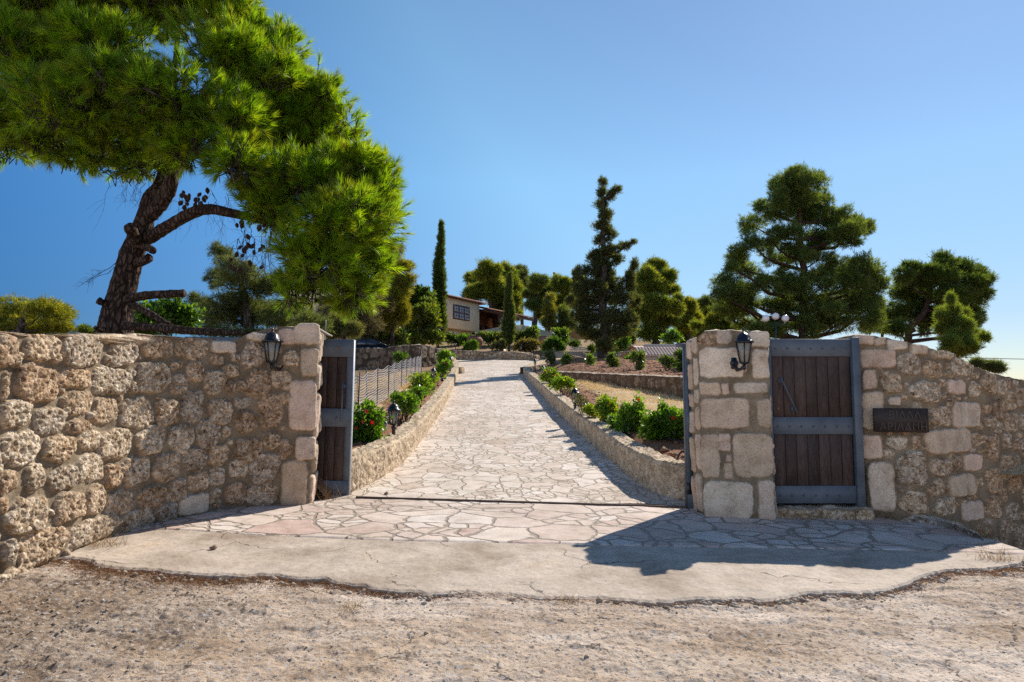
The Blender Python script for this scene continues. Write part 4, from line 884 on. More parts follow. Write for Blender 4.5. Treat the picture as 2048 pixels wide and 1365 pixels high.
# terracotta jars
M_terra = speck('terracotta', (.22, .1, .065), (.33, .17, .115), 5, .85, .4, .01, c3=(.28, .17, .12))
def jar(px, pyb, Y, wpx, hpx, lab, tilt=0):
    p = P(px, pyb, Y); wd, h = wpx * Y / F / 2, hpx * Y / F
    e = empty('clay_jar', (p[0], Y, p[2]), lab, 'jar', 'big clay jars in the top garden'); e.rotation_euler = (0, tilt, 0)
    pr = [(.45, 0), (.55, .06), (.8, .25), (.97, .48), (1.0, .62), (.95, .75), (.8, .87), (.62, .94), (.56, .96)]
    pr2 = []
    for (a, b_), (c, d) in zip(pr[:-1], pr[1:]):
        for u in np.linspace(0, 1, 5)[:-1]: pr2.append((wd * (a + (c - a) * u) * (1 + .012 * math.sin((b_ + (d - b_) * u) * 60)), h * (b_ + (d - b_) * u)))
    G().lathe(pr2 + [(wd * .56, h * .96)], 28).build('body', M_terra, e, sm=True)
    G().lathe([(wd * .55, h * .955), (wd * .66, h * .965), (wd * .67, h), (wd * .52, h), (wd * .5, h * .9)], 28).build('rim', M_terra, e, sm=True)
jar(948, 699, 57, 34, 27, 'large clay jar in the top garden, between the two cypresses', R(5))
jar(1088, 698, 57, 27, 25, 'large clay jar in the top garden, right of the small cypress', R(-3))
jar(1264, 706, 50, 16, 13, 'clay jar half seen above the square garden wall')

# car
M_paint, t, b = newmat('dark_car_paint', .25, .5); n = noise(t, coords(t), 2, 3); L(t, ramp(t, n.outputs[0], [(.3, (.004, .007, .009)), (.7, (.007, .011, .013))]), b.inputs['Base Color']); b.inputs['Coat Weight'].default_value = .2
M_carglass, t, b = newmat('car_glass', .06, .6); n = noise(t, coords(t), 3, 3); L(t, ramp(t, n.outputs[0], [(.3, (.02, .03, .04)), (.7, (.04, .055, .07))]), b.inputs['Base Color'])
M_tyre = speck('tyre_rubber', (.012, .012, .012), (.025, .025, .025), 30, .9); M_hub = speck('wheel_metal', (.3, .3, .32), (.4, .4, .42), 20, .4)
M_lamp, t, b = newmat('lamp_plastic', .2, .5); n = noise(t, coords(t), 8, 2); L(t, ramp(t, n.outputs[0], [(.3, (.5, .5, .5)), (.7, (.65, .65, .6))]), b.inputs['Base Color'])
Y = 46.0; roof = P(740, 678.5, Y); xf = P(813, 700, Y)[0]
e = empty('parked_car', (xf - 4.3, Y, roof[2] - 1.4), 'dark saloon car parked above the left retaining wall', 'car')
def loft(name, prof_lo, prof_hi, wl, m, half):                       # side profile with tumblehome
    n = len(prof_lo); V = []
    for yy in (-1, 1):
        for (x, z) in prof_lo: V.append((x, yy * wl(z), z))
    fs = [tuple(range(n)), tuple(reversed(range(n, 2 * n)))] + [(i, i + n, (i + 1) % n + n, (i + 1) % n) for i in range(n)]
    return mk(name, V, fs, m, e)
wl = lambda z: .84 - .28 * max(0, z - .85)
body = [(0.05, .28), (.0, .55), (.08, .86), (.55, .93), (1.0, .95), (2.75, .95), (3.2, .9), (3.95, .78), (4.25, .66), (4.3, .45), (4.22, .25), (3.7, .22), (.6, .22)]
loft('body', body, None, wl, M_paint, 1)
loft('glasshouse', [(.62, .92), (1.05, 1.33), (2.15, 1.345), (2.98, .92)], None, lambda z: wl(z) - .012, M_carglass, 1)
loft('roof', [(.98, 1.325), (1.2, 1.385), (1.7, 1.4), (2.05, 1.375), (2.2, 1.335), (2.1, 1.31), (1.1, 1.31)], None, wl, M_paint, 1)
q = G()
for yy in (-1, 1):
    for (x0, z0), (x1, z1_) in (((2.98, .93), (2.17, 1.34)), ((.6, .93), (1.04, 1.33)), ((1.72, .93), (1.68, 1.34))): q.tube([(x0, yy * wl(z0), z0), (x1, yy * wl(z1_), z1_)], .03, 6)
q.build('pillars', M_paint, e)
for x in (.85, 3.45):
    for yy in (-.78, .78):
        wv = G().lathe([(.2, -.09), (.3, -.09), (.31, -.06), (.31, .06), (.3, .09), (.2, .09)], 24).build('wheel', M_tyre, e); wv.location = (x, yy, .31); wv.rotation_euler = (math.pi / 2, 0, 0)
        G().lathe([(.02, -.1), (.2, -.095), (.2, .095), (.02, .1)], 20).build('rim', M_hub, wv)
for yy in (-.6, .6): G().bbox((4.15, yy - .18, .52), (4.29, yy + .18, .66), .02).build('headlight', M_lamp, e)
for yy in (-.87, .87): G().bbox((2.55, yy - .08, .95), (2.68, yy + .08, 1.07), .02).build('mirror', M_paint, e)
# ------------------------------------------------------------------ house, outbuilding, far walls
M_plast = speck('cream_plaster', (.72, .59, .38), (.78, .65, .45), 3, .9, .25, .01, c3=(.66, .54, .36)); M_plast2 = speck('pale_garden_plaster', (.36, .31, .2), (.44, .39, .26), 2, .9, .3, .01, c3=(.3, .27, .18))
M_white = speck('white_render', (.62, .58, .5), (.7, .66, .58), 4, .85, .2); M_brown = speck('dark_red_timber', (.06, .025, .018), (.1, .045, .032), 12, .6, .3)
M_tile = speck('red_roof_tile', (.25, .1, .06), (.38, .17, .11), 5, .85, .4, .02, c3=(.3, .16, .11)); M_tile2 = speck('pale_roof_tile', (.55, .38, .28), (.68, .52, .42), 6, .85, .4, .02, c3=(.5, .4, .33))
M_pane, t, b = newmat('window_pane', .08, .6); n = noise(t, coords(t), 2, 3); L(t, ramp(t, n.outputs[0], [(.3, (.16, .2, .26)), (.7, (.3, .35, .42))]), b.inputs['Base Color'])
M_dark = speck('dark_glass_door', (.012, .012, .014), (.03, .028, .028), 4, .25, 0); M_ac = speck('white_metal_casing', (.6, .6, .58), (.7, .7, .68), 10, .5, 0); M_grille = speck('grey_grille', (.2, .22, .24), (.3, .32, .34), 60, .5, .2)
HO = P(893, 655, 70.0); HO[2] = P(893, 655, 70)[2]
hu = np.array((.5, .866)); hang = math.atan2(hu[1], hu[0])
house = empty('house', (HO[0], HO[1], 0), 'cream house with red tiled roof and brown windows at the top of the hill', 'house'); house.rotation_euler.z = hang; house.scale.x = 1.18
def hz(py, u=0): return float(P(900, py, 70 + u * .81)[2])
zb_, ze = hz(655), hz(594); zg = zb_ - 2.2
# local x = along the front, local y = into the house (front faces -y)
def hbox(name, a, b, m, par=house, r=.02): return G().bbox(a, b, r).build(name, m, par)
hbox('wall', (-13.5, 1.2, zg - 2), (-.02, 6, ze), M_plast)
hbox('bay_wall', (0, 0, zb_), (5.3, 6, ze), M_plast)
hbox('lower_wall', (.01, .9, zg - 2), (5.2, 5.8, zb_ - .01), M_plast)
def tiles(name, x0, x1, y0, z0, y1, z1, m, par, pitch=.24, thick=.07):
    """tiled slope: barrels run from the eave (y0,z0) up to (y1,z1)"""
    n = int((x1 - x0) / pitch); xs_ = []; hs = []
    for i in range(n):
        for k in range(6): xs_.append(x0 + (i + k / 6) * pitch); hs.append(.04 * abs(math.sin(math.pi * (k / 6))) ** .7)
    xs_.append(x0 + n * pitch); hs.append(0); xs_ = np.array(xs_); hs = np.array(hs); rows = []; nr = max(3, int(math.hypot(y1 - y0, z1 - z0) / .32))
    for j in range(nr):
        for e2, dz in ((0, .006), (.98, 0)):
            u = (j + e2) / nr; rows.append(np.stack((xs_ + .006 * math.sin(j * 5), np.full_like(xs_, y0 + (y1 - y0) * u), z0 + (z1 - z0) * u + hs + dz), 1))
    top = np.array(rows); bot = np.array([[(x, y0, z0 - thick) for x in xs_], [(x, y1, z1 - thick) for x in xs_]]); V = np.concatenate((bot[:1], top, bot[1:], bot[:1]), 0)
    n_, k_ = V.shape[:2]; i = np.arange(n_ - 1)[:, None] * k_ + np.arange(k_ - 1)[None]
    return mk(name, V.reshape(-1, 3), np.stack((i, i + 1, i + k_ + 1, i + k_), -1).reshape(-1, 4), m, par, sm=False)
tiles('roof', -.5, 6.0, -.6, ze + .1, 4.5, ze + 1.0, M_tile, house); tiles('roof', -14, -.5, .3, ze + .02, 5, ze + 1.0, M_tile, house)
hbox('eave', (-.45, -.5, ze - .06), (5.9, 6, ze - .003), M_brown); hbox('eave', (-14, .45, ze - .12), (-.46, 6, ze - .02), M_brown)
hbox('chimney', (11.2, 3, ze - 1.9), (12.4, 4, ze - .75), M_tile)
wf = hbox('window', (.95, -.05, zb_ + .98), (3.6, .02, zb_ + 2.55), M_brown)
for i in range(3):
    x0 = 1.08 + i * .84
    for j in range(2):
        for a in range(2):
            for c_ in range(2):
                px0 = x0 + a * .355 + .03; pz0 = zb_ + 1.1 + j * .72 + c_ * .31
                hbox('pane', (px0, -.062, pz0), (px0 + .3, -.052, pz0 + .265), M_pane, wf, .002)
hbox('window', (-5.2, 1.14, zb_ + .2), (-3.6, 1.22, zb_ + 2.0), M_brown); hbox('window', (-9.6, 1.14, zb_ - 2.0), (-7.8, 1.22, zb_ - .3), M_brown)
bal = hbox('balcony', (-3.0, -.1, zb_ - .25), (-.02, 1.2, zb_), M_plast)
q = G(); q.tube([(-3, -.05, zb_ + 1), (-.05, -.05, zb_ + 1)], .03, 6)
for x in np.arange(-3, 0, .16): q.tube([(x, -.05, zb_), (x, -.05, zb_ + 1)], .012, 4)
q.build('railing', M_iron, bal); hbox('post', (-1.0, -.02, zb_), (-.85, .13, ze - .1), M_brown)
ac = hbox('air_conditioner', (1.0, .45, zb_ - 1.2), (2.0, .9, zb_ - .25), M_ac); hbox('grille', (1.08, .435, zb_ - 1.1), (1.7, .448, zb_ - .35), M_grille, ac, .002)
# pergola porch
zp = zb_ + 3.0
tiles('porch_roof', 5.4, 15.6, -1.0, zp - .35, 3.4, zp + .55, M_tile, house)
pg = hbox('porch_beam', (5.32, -.72, zp - .75), (15.3, -.5, zp - .42), M_brown)
for x in np.arange(5.8, 15.3, .95): hbox('rafter', (x, -.95, zp - .41), (x + .14, 3.2, zp - .42 + .02 + .02), M_brown, pg, .004)
for x in (10.0, 15.0): hbox('porch_post', (x, -.7, zg - 1), (x + .32, -.42, zp - .76), M_brown)
hbox('porch_wall', (5.32, 3.4, zg - 1), (14.5, 6, zp + .4), M_brown)
for x in (5.9, 8.3, 10.9): 
    dd = hbox('glass_door', (x, 3.3, zb_ - .7), (x + 1.9, 3.38, zb_ + 1.4), M_dark); hbox('door_frame', (x + .9, 3.26, zb_ - .7), (x + 1.0, 3.295, zb_ + 1.4), M_brown, dd, .003)
# sloping garden walls in pale plaster
def plaster_wall(pts, th, label, drop=2.6):
    q = G(); n = len(pts); V = []
    for p in pts:
        for dy, dz in ((0, -drop), (0, 0), (th, 0), (th, -drop)): V.append((p[0], p[1] + dy, p[2] + dz))
    fs = [(i * 4 + j, i * 4 + (j + 1) % 4, i * 4 + 4 + (j + 1) % 4, i * 4 + 4 + j) for i in range(n - 1) for j in range(4)] + [(3, 2, 1, 0), tuple(range(n * 4 - 4, n * 4))]
    return tag(mk('plaster_wall', V, fs, M_plast2, origin=pts[0]), label, 'wall')
plaster_wall([P(950, 664, 66.5), P(985, 657, 67), P(1020, 651, 67.5), P(1044, 650, 68), P(1068, 656, 67.5), P(1100, 664, 66.5), P(1140, 675, 65), P(1185, 689, 63)], .3, 'upper pale plaster wall of the terrace, rising to the pergola and falling right')
plaster_wall([P(960, 672, 64.5), P(1010, 666, 65), P(1060, 669, 64.5), P(1100, 678, 63.5), P(1140, 688, 62.5), P(1180, 697, 61)], .3, 'lower pale plaster wall stepping down in front of the terrace wall')
plaster_wall([P(868, 685, 62), P(905, 671, 63), P(935, 669, 63.5), P(962, 672, 64)], .3, 'short pale ramp wall at the foot of the tall cypress')
plaster_wall([P(690, 668, 58), P(760, 664, 59), P(850, 662, 60)], .3, 'pale plaster wall behind the bushes left of the cypress')
# tiled outbuilding
OY = 45.0; p0 = P(1292, 727, OY); e = empty('outbuilding', p0, 'low cream outbuilding with a pale tiled roof by the right pillar', 'shed')
zt_e = P(1292, 709, OY)[2] - p0[2]; zt_r = P(1296, 691, OY + 2.2)[2] - p0[2]
G().bbox((0, 0, -1), (7, 3.4, zt_e - .05), .02).build('wall', M_plast, e); G().bbox((-.05, -.08, zt_e - .36), (7.1, -.005, zt_e - .02), .01).build('fascia', M_white, e)
tiles('roof', -.55, 7.3, -.45, zt_e - .12, 1.5, zt_r - .12, M_tile2, e, .21, .04); G().bbox((.2, 1.45, zt_e - .2), (7.3, 1.75, zt_r + .02), .03).build('ridge', M_white, e)
pt = empty('flower_pot', P(1325, 719, OY - .35), 'terracotta flower pot on the outbuilding wall', 'flower pot'); G().lathe([(.13, -.1), (.2, .1), (.23, .1), (.23, .17), (.19, .17)], 16).build('pot', M_terra, pt); G().lathe([(.04, -.2), (.3, -.12), (.3, -.08), (.04, -.08)], 12).build('bracket', M_iron, pt)
# small walls and bbq far right on the crest
e = empty('brick_oven', P(1100, 668, 74), 'small ochre garden oven among the far pine trunks', 'oven'); M_och = speck('ochre_plaster', (.36, .22, .1), (.46, .3, .15), 5, .9)
G().bbox((-.5, 0, -1.5), (-.2, .8, 2.0), .03).build('pier', M_och, e); G().bbox((.45, 0, -1.5), (.75, .8, 2.0), .03).build('pier', M_och, e); G().bbox((-.19, .5, -1.5), (.44, .8, 2.0), .03).build('back', M_och, e); G().bbox((-.19, 0, -1.5), (.44, .49, .5), .03).build('hearth', M_och, e)
G().bbox((-1.5, 0, -1), (3.3, .3, .35), .03).build('parapet_wall', M_och, None).location = P(1130, 662, 76); tag(bpy.data.objects['parapet_wall'], 'low ochre parapet wall on the crest behind the dark cypress', 'wall')
# utility pole and wires
M_pole = speck('tarred_pole', (.05, .03, .022), (.09, .06, .045), 10, .8); Y = 100.0; pt = P(1108, 545, Y); e = empty('utility_pole', (pt[0], Y, 4), 'tall wooden utility pole behind the far pines', 'pole')
G().tube([(0, 0, -3), (0, 0, pt[2] - 4)], [.2, .15], 8).build('pole', M_pole, e); G().tube([(-.9, 0, pt[2] - 8.5), (-.1, 0, pt[2] - 4.8)], .09, 6).build('brace', M_pole, e)
def wire(a, b, sag, lab, r_=.02):
    pts = [np.array(a) * (1 - u) + np.array(b) * u - np.array((0, 0, sag * 4 * u * (1 - u))) for u in np.linspace(0, 1, 16)]; tag(G().tube(pts, r_, 5).build('power_line', M_iron, origin=pts[0]), lab, 'cable')
wire(P(1108, 551, Y), P(830, 640, 130), 3, 'power line running left from the utility pole', .03); wire(P(1108, 549, Y), P(1300, 610, 120), 2.5, 'power line running right from the utility pole', .03)
wire(P(1900, 714, 70), P(2300, 717, 70), .2, 'power line low in the sky right of the small light pine', .035)

# ------------------------------------------------------------------ foliage
def unit(v): return v / (np.linalg.norm(v, axis=-1, keepdims=True) + 1e-9)
def rand_dirs(n, r): return unit(r.normal(size=(n, 3)))
def blades(p, d, ln, wd, r, quad=False):
    n = len(p); a = unit(np.cross(d, rand_dirs(n, r))); ln = np.broadcast_to(ln, n)[:, None]; wd = np.broadcast_to(wd, n)[:, None]
    if quad:
        b = np.cross(d, a); V = np.stack((p, p + d * ln * .45 + a * wd * .5 + b * wd * .12, p + d * ln, p + d * ln * .45 - a * wd * .5 + b * wd * .12), 1); k = 4
    else: V = np.stack((p - a * wd * .5, p + a * wd * .5, p + d * ln), 1); k = 3
    return V.reshape(-1, 3), np.arange(n * k).reshape(n, k)
def lobes_px(lst, Y, sx=1, ox=0, sy=1, oy=0, dj=0.0, r=None, depth=.9, grow=1.0):
    out = []
    for q in lst:
        cx, cy, rx, ry = q[:4]; y = Y + (q[4] if len(q) > 4 else (r.uniform(-dj, dj) if dj else 0))
        c = P(ox + cx / sx, oy + cy / sy, y); k = y / F * grow
        out.append((c, np.array((rx / sx * k, (rx / sx + ry / sy) / 2 * k * depth, ry / sy * k))))
    return out
def clump_points(lobes, n, r, clump=.32, per=13, up=.4, inner=.2, tail=.09):
    """points and outward directions over the surface of many small clumps sitting on each lobe"""
    area = np.array([np.prod(l[1]) ** (2 / 3) for l in lobes]); cnt = (area / area.sum() * n).astype(int) + 4; PP = []; DD = []
    for (c, R_), m_ in zip(lobes, cnt):
        k = max(4, per + int(r.integers(-2, 3))); cd_ = rand_dirs(k, r); cd_[:, 2] = cd_[:, 2] * .9 + .12
        cc = c + cd_ * R_ * r.uniform(.45, .8, (k, 1)); cr = r.uniform(.6, 1.5, k) * clump
        w_ = cr ** 2; w_ /= w_.sum(); id_ = r.choice(k, m_, p=w_)
        dd = rand_dirs(m_, r); dd[:, 2] += .25; dd = unit(dd); uu = r.random(m_); rad = np.where(uu < inner, r.uniform(.25, .8, m_), np.where(uu > 1 - tail, r.uniform(1.2, 1.8, m_), r.uniform(.78, 1.15, m_)))
        p = cc[id_] + dd * R_ * (cr[id_] * rad)[:, None]; o_ = unit((p - c) / R_)
        PP.append(p); DD.append(unit(dd + .5 * o_ + np.array((0, 0, up))))
    return np.concatenate(PP), np.concatenate(DD)
def pal(n, cols, r, var=.25):
    c = np.array(cols)[r.integers(len(cols), size=n)]; return c * r.uniform(1 - var, 1 + var, (n, 1))
def crown(name, parent, lobes, n, r, m, cols, ln, wd, per=6, spread=.75, quad=False, **k):
    if not quad: n, ln, wd = int(n * 1.7), ln * .74, wd * .82
    p, d = clump_points(lobes, n, r, **k); n = len(p); pp = np.repeat(p, per, 0); dd = np.repeat(d, per, 0)
    dd = unit(dd + spread * r.normal(size=dd.shape) * .6); pp = pp + r.normal(size=pp.shape) * ln * .25
    V, Fq = blades(pp, dd, ln * r.uniform(.6, 1.25, len(pp)), wd * r.uniform(.7, 1.3, len(pp)), r, quad)
    base = np.repeat(pal(n, cols, r), per, 0) * r.uniform(.85, 1.15, (n * per, 1))
    return mk(name, V, Fq, m, parent, col=np.repeat(base, Fq.shape[1], 0), world=True)
def bark_mat(name, c1, c2, sc=9):
    m, t, b = newmat(name, .95, .1); v = coords(t, (1, 1, .35)); n0 = noise(t, v, 4, 4); vo = nd(t, 'ShaderNodeTexVoronoi', feature='DISTANCE_TO_EDGE'); vo.inputs['Scale'].default_value = sc
    ad = nd(t, 'ShaderNodeVectorMath', operation='MULTIPLY_ADD'); L(t, n0.outputs['Color'], ad.inputs[0]); ad.inputs[1].default_value = (.25, .25, .25); L(t, v, ad.inputs[2]); L(t, ad.outputs[0], vo.inputs['Vector'])
    f = ramp(t, vo.outputs['Distance'], [(0, 0.0), (.22, 1.0)]); n1 = noise(t, v, 22, 5); c = mix(t, f, c1, c2); c = mix(t, 1.0, c, ramp(t, n1.outputs[0], [(.3, .6), (.7, 1.25)]), 'MULTIPLY')
    L(t, c, b.inputs['Base Color']); q = bump(t, None, f, .9, .03); bump(t, b, n1.outputs[0], .5, .015, q); return m
M_bark = bark_mat('pine_bark', (.022, .014, .011), (.11, .073, .054), 15); M_bark2 = bark_mat('grey_bark', (.03, .024, .02), (.11, .085, .07), 5)
M_need = leafmat('pine_needles', .58, .38, (2.45, 2.15, .4), .4); M_farneed = leafmat('far_pine_needles', .52, .6, (2.5, 2.1, .6)); M_leaf = leafmat('broad_leaves', .5, .35, (2.2, 2.0, .4), .5)
PINE = [(.085, .135, .032), (.105, .16, .033), (.13, .175, .036), (.066, .108, .03)]; PINEY = [(.18, .21, .032), (.15, .185, .033), (.21, .225, .036), (.095, .13, .032)]; DARKC = [(.055, .075, .038), (.07, .09, .04), (.085, .1, .043)]
BLUEG = [(.085, .115, .055), (.1, .13, .06), (.07, .095, .05)]; GREEN = [(.075, .15, .025), (.1, .19, .028), (.06, .12, .025)]; OLIVE = [(.1, .12, .06), (.08, .1, .05), (.13, .14, .07)]; GREY = [(.075, .065, .065), (.1, .088, .085), (.055, .05, .05), (.09, .095, .06)]
YEL = [(.2, .2, .025), (.16, .18, .025), (.23, .22, .03), (.11, .135, .025)]
def limbs(q, trunk, lobes, r, rad, frac=1.0):
    for c, R_ in lobes:
        if r.random() > frac: continue
        k = int(np.argmin([np.linalg.norm(c - p) + max(0, p[2] - c[2] + .3 * np.linalg.norm((c - p)[:2])) for p in trunk])); a = trunk[k]; mid = (a + c) / 2 + np.array((0, 0, -.1 * np.linalg.norm(c - a)))
        rr = min(rad * .6, .02 * np.linalg.norm(c - a) + rad * .12); q.tube([a, a * .7 + mid * .3, mid, (mid + c) / 2 + r.normal(size=3) * .05 * np.linalg.norm(c - a), c], [rr, rr * .9, rr * .7, rr * .5, rr * .25], 5)
def tree(name, label, lobes, trunk, n, cols, r, m=None, ln=.3, wd=.035, bark=None, cat='tree', group=None, per=7, lf=.7, quad=False, crown_name='crown', **k):
    pts = [P(a, b_, y) for a, b_, rp, y in trunk]; rad = [rp * y / F for a, b_, rp, y in trunk]
    z0 = float(T(pts[0][0], pts[0][1])) - .15
    if pts[0][2] > z0: pts = [np.array((pts[0][0], pts[0][1], z0))] + pts; rad = [rad[0] * 1.15] + rad
    e = empty(name, pts[0], label, cat, group); q = G()
    dense_ = []
    for a, b_ in zip(pts[:-1], pts[1:]): dense_ += [a * (1 - u) + b_ * u for u in (0, .25, .5, .75)]
    dense_.append(pts[-1]); rd = np.interp(np.linspace(0, 1, len(dense_)), np.linspace(0, 1, len(rad)), rad)
    q.tube([p + (r.normal(size=3) * .25 * rr if 0 < i else 0) for i, (p, rr) in enumerate(zip(dense_, rd))], rd, 9, rough=.08, seed=3)
    limbs(q, dense_, lobes, r, rad[0], lf); q.build('trunk', bark or M_bark2, e, sm=True, world=True)
    crown(crown_name, e, lobes, n, r, m or M_farneed, cols, ln, wd, per, quad=quad, **k); return e
def auto_lobes(outline, Y, n, r, size, dj):
    """lobes filling a pixel polygon"""
    o_ = np.array(outline, float); lo, hi = o_.min(0), o_.max(0); out = []; t_ = 0
    def ins(x, y):
        c = False; j = len(o_) - 1
        for i in range(len(o_)):
            if (o_[i, 1] > y) != (o_[j, 1] > y) and x < (o_[j, 0] - o_[i, 0]) * (y - o_[i, 1]) / (o_[j, 1] - o_[i, 1]) + o_[i, 0]: c = not c
            j = i
        return c
    while len(out) < n and t_ < 4000:
        t_ += 1; x = r.uniform(lo[0], hi[0]); y = r.uniform(lo[1], hi[1]); s = size * r.uniform(.7, 1.25)
        if not ins(x, y): continue
        out.append((x, y, s * r.uniform(1, 1.3), s * r.uniform(.7, .95)))
    return lobes_px(out, Y, dj=dj, r=r)
# ------------------------------------------------------------------ the big pine on the left
r = np.random.default_rng(42); BY = 11.0; k11 = BY / F
S6 = dict(sx=2.007, sy=2.007)
tr = [(227, 690, 44, BY), (229, 668, 39, BY), (234, 628, 33, BY), (247, 573, 29, BY), (260, 518, 27, BY), (279, 473, 24, BY), (291, 433, 20, BY), (304, 389, 18, BY), (322, 369, 15, BY + .1), (335, 320, 11, BY + .4), (345, 230, 8, BY + .9), (350, 130, 6, BY + 1), (360, 20, 5, BY + 1), (365, -80, 3, BY + 1)]
pts = [P(a, b_, y) for a, b_, rp, y in tr]; rad = [rp * .86 * y / F for a, b_, rp, y in tr]; z0 = float(T(pts[0][0], BY)) - .2
pts = [np.array((pts[0][0] - .03, BY, z0))] + pts; rad = [rad[0] * 1.25] + rad
pine = empty('pine_tree', (pts[0][0], BY, z0), 'big leaning pine with a bare forked trunk rising behind the left wall', 'tree')
# fine trunk surface with bark plates
ss = np.linspace(0, 1, 220); cs = np.linspace(0, 1, len(pts)); PPt = np.stack([np.interp(ss, cs, [p[i] for p in pts]) for i in range(3)], 1); ker = np.ones(9) / 9
PPt = np.stack([np.convolve(np.pad(PPt[:, i], 4, 'edge'), ker, 'valid') for i in range(3)], 1); rr = np.interp(ss, cs, rad); nth = 72; th = np.linspace(0, 2 * math.pi, nth, endpoint=False)
hh = np.concatenate(([0], np.cumsum(np.linalg.norm(np.diff(PPt, axis=0), axis=1))))
A_, H_ = np.meshgrid(th, hh); bk = .1 * fbm(A_ * 2.2, H_ * 2.5, 4, 5) + .07 * (abs(pn(A_ * 4.5, H_ * 6, 9)) - .3); bk[:, -1] = (bk[:, 0] + bk[:, -2]) / 2
RR = rr[:, None] * (1 + bk); V = np.stack((PPt[:, 0:1] + RR * np.cos(A_), PPt[:, 1:2] + RR * np.sin(A_), PPt[:, 2:3] + 0 * A_), -1)
i = np.arange(219)[:, None] * nth; j = np.arange(nth)[None]; Fq = np.stack((i + j, i + (j + 1) % nth, i + nth + (j + 1) % nth, i + nth + j), -1).reshape(-1, 4)
trunk = mk('trunk', V.reshape(-1, 3), Fq, M_bark, pine, sm=True, world=True)
def limb(name, pxs, parent=pine, bark=M_bark, rough=.1, n=10, cut=True):
    p = [P(a, b_, y) for a, b_, rp, y in pxs]; rd = [rp * y / F for a, b_, rp, y in pxs]; d = catmull(p, 5); rr_ = np.interp(np.linspace(0, 1, len(d)), np.linspace(0, 1, len(rd)), rd)
    return G().tube(d, rr_, n, rough=rough, seed=len(d)).build(name, bark, parent, sm=not cut, world=True)
limb('limb', [(283, 482, 15, 11), (315, 466, 13, 10.9), (345, 448, 12, 10.8), (380, 428, 12, 10.7), (415, 419, 11, 10.6), (455, 425, 10, 10.5), (520, 440, 8, 10.8), (600, 470, 6, 11.0), (690, 500, 4, 11.0)])
limb('limb', [(300, 430, 16, 11), (322, 405, 15, 10.9), (340, 378, 14, 10.8), (352, 340, 11, 10.9), (400, 280, 7, 11.3), (480, 200, 5, 11.6), (560, 150, 3, 11.7)])
limb('limb', [(325, 340, 9, 11.3), (250, 280, 6, 11.4), (150, 220, 5, 11.4), (60, 180, 3, 11.2)])
limb('limb', [(335, 300, 9, 11.1), (430, 200, 7, 11.5), (600, 220, 5, 11.8), (700, 300, 4, 11.6)])
limb('stub', [(277, 492, 12, 10.9), (268, 472, 12, 10.75), (258, 452, 11, 10.6)]); limb('stub', [(283, 492, 9, 10.95), (296, 496, 8, 10.8), (307, 502, 7, 10.7)]); limb('stub', [(270, 528, 9, 10.95), (290, 521, 9, 10.8), (298, 516, 9, 10.7)])
limb('branch', [(250, 600, 9, 10.9), (285, 592, 9, 10.75), (325, 589, 8, 10.6), (368, 587, 8, 10.5)]); limb('branch', [(262, 608, 8, 10.9), (295, 625, 7, 10.7), (345, 655, 6, 10.5)]); limb('stub', [(235, 618, 8, 10.9), (212, 609, 7, 10.8), (196, 601, 7, 10.7)])
limb('branch', [(248, 652, 9, 10.8), (310, 655, 9, 10.5), (380, 662, 8, 10.2), (440, 664, 7, 10), (500, 668, 4, 9.8)]); limb('stub', [(222, 661, 7, 10.8), (200, 660, 5, 10.6), (190, 655, 4, 10.5)])
tw = G()
def twig(a, b_, y0, n, r_=.006, sp=.25, sub=3):
    p0, p1 = P(*a, y0), P(*b_, y0 - .2); ptsx = [p0 * (1 - u) + p1 * u + r.normal(size=3) * .02 for u in np.linspace(0, 1, 5)]; tw.tube(ptsx, [r_, r_ * .8, r_ * .6, r_ * .4, r_ * .25], 4)
    for _ in range(n):
        u = r.uniform(.3, 1); q0 = p0 * (1 - u) + p1 * u; d = unit((p1 - p0) + r.normal(size=3) * np.linalg.norm(p1 - p0) * .7); l = np.linalg.norm(p1 - p0) * sp * r.uniform(.6, 1.4)
        tw.tube([q0, q0 + d * l * .5 + r.normal(size=3) * .02, q0 + d * l], [r_ * .45, r_ * .35, r_ * .2], 3)
twig((240, 522), (160, 572), 10.8, 16); twig((245, 530), (185, 560), 10.8, 9); twig((255, 560), (290, 620), 10.8, 5, .004)
tw.build('dead_twigs', M_bark2, pine, world=True); tw = G()
for a in range(26):
    x = r.uniform(215, 460); y = 340 + (x > 330) * 40 + r.uniform(0, 30); twig((x, y), (x + r.uniform(-25, 25), y + r.uniform(30, 70)), r.uniform(10, 11.2), 4, .0045, .5)
tw.build('dead_twigs', M_bark2, pine, world=True); tw = G()
for a in range(22):
    x = r.uniform(455, 560); y = r.uniform(430, 520); twig((x, y), (x + r.uniform(-20, 30), y + r.uniform(35, 90)), r.uniform(10, 11), 6, .006, .45)
tw.build('dead_twigs', M_bark2, pine, world=True)
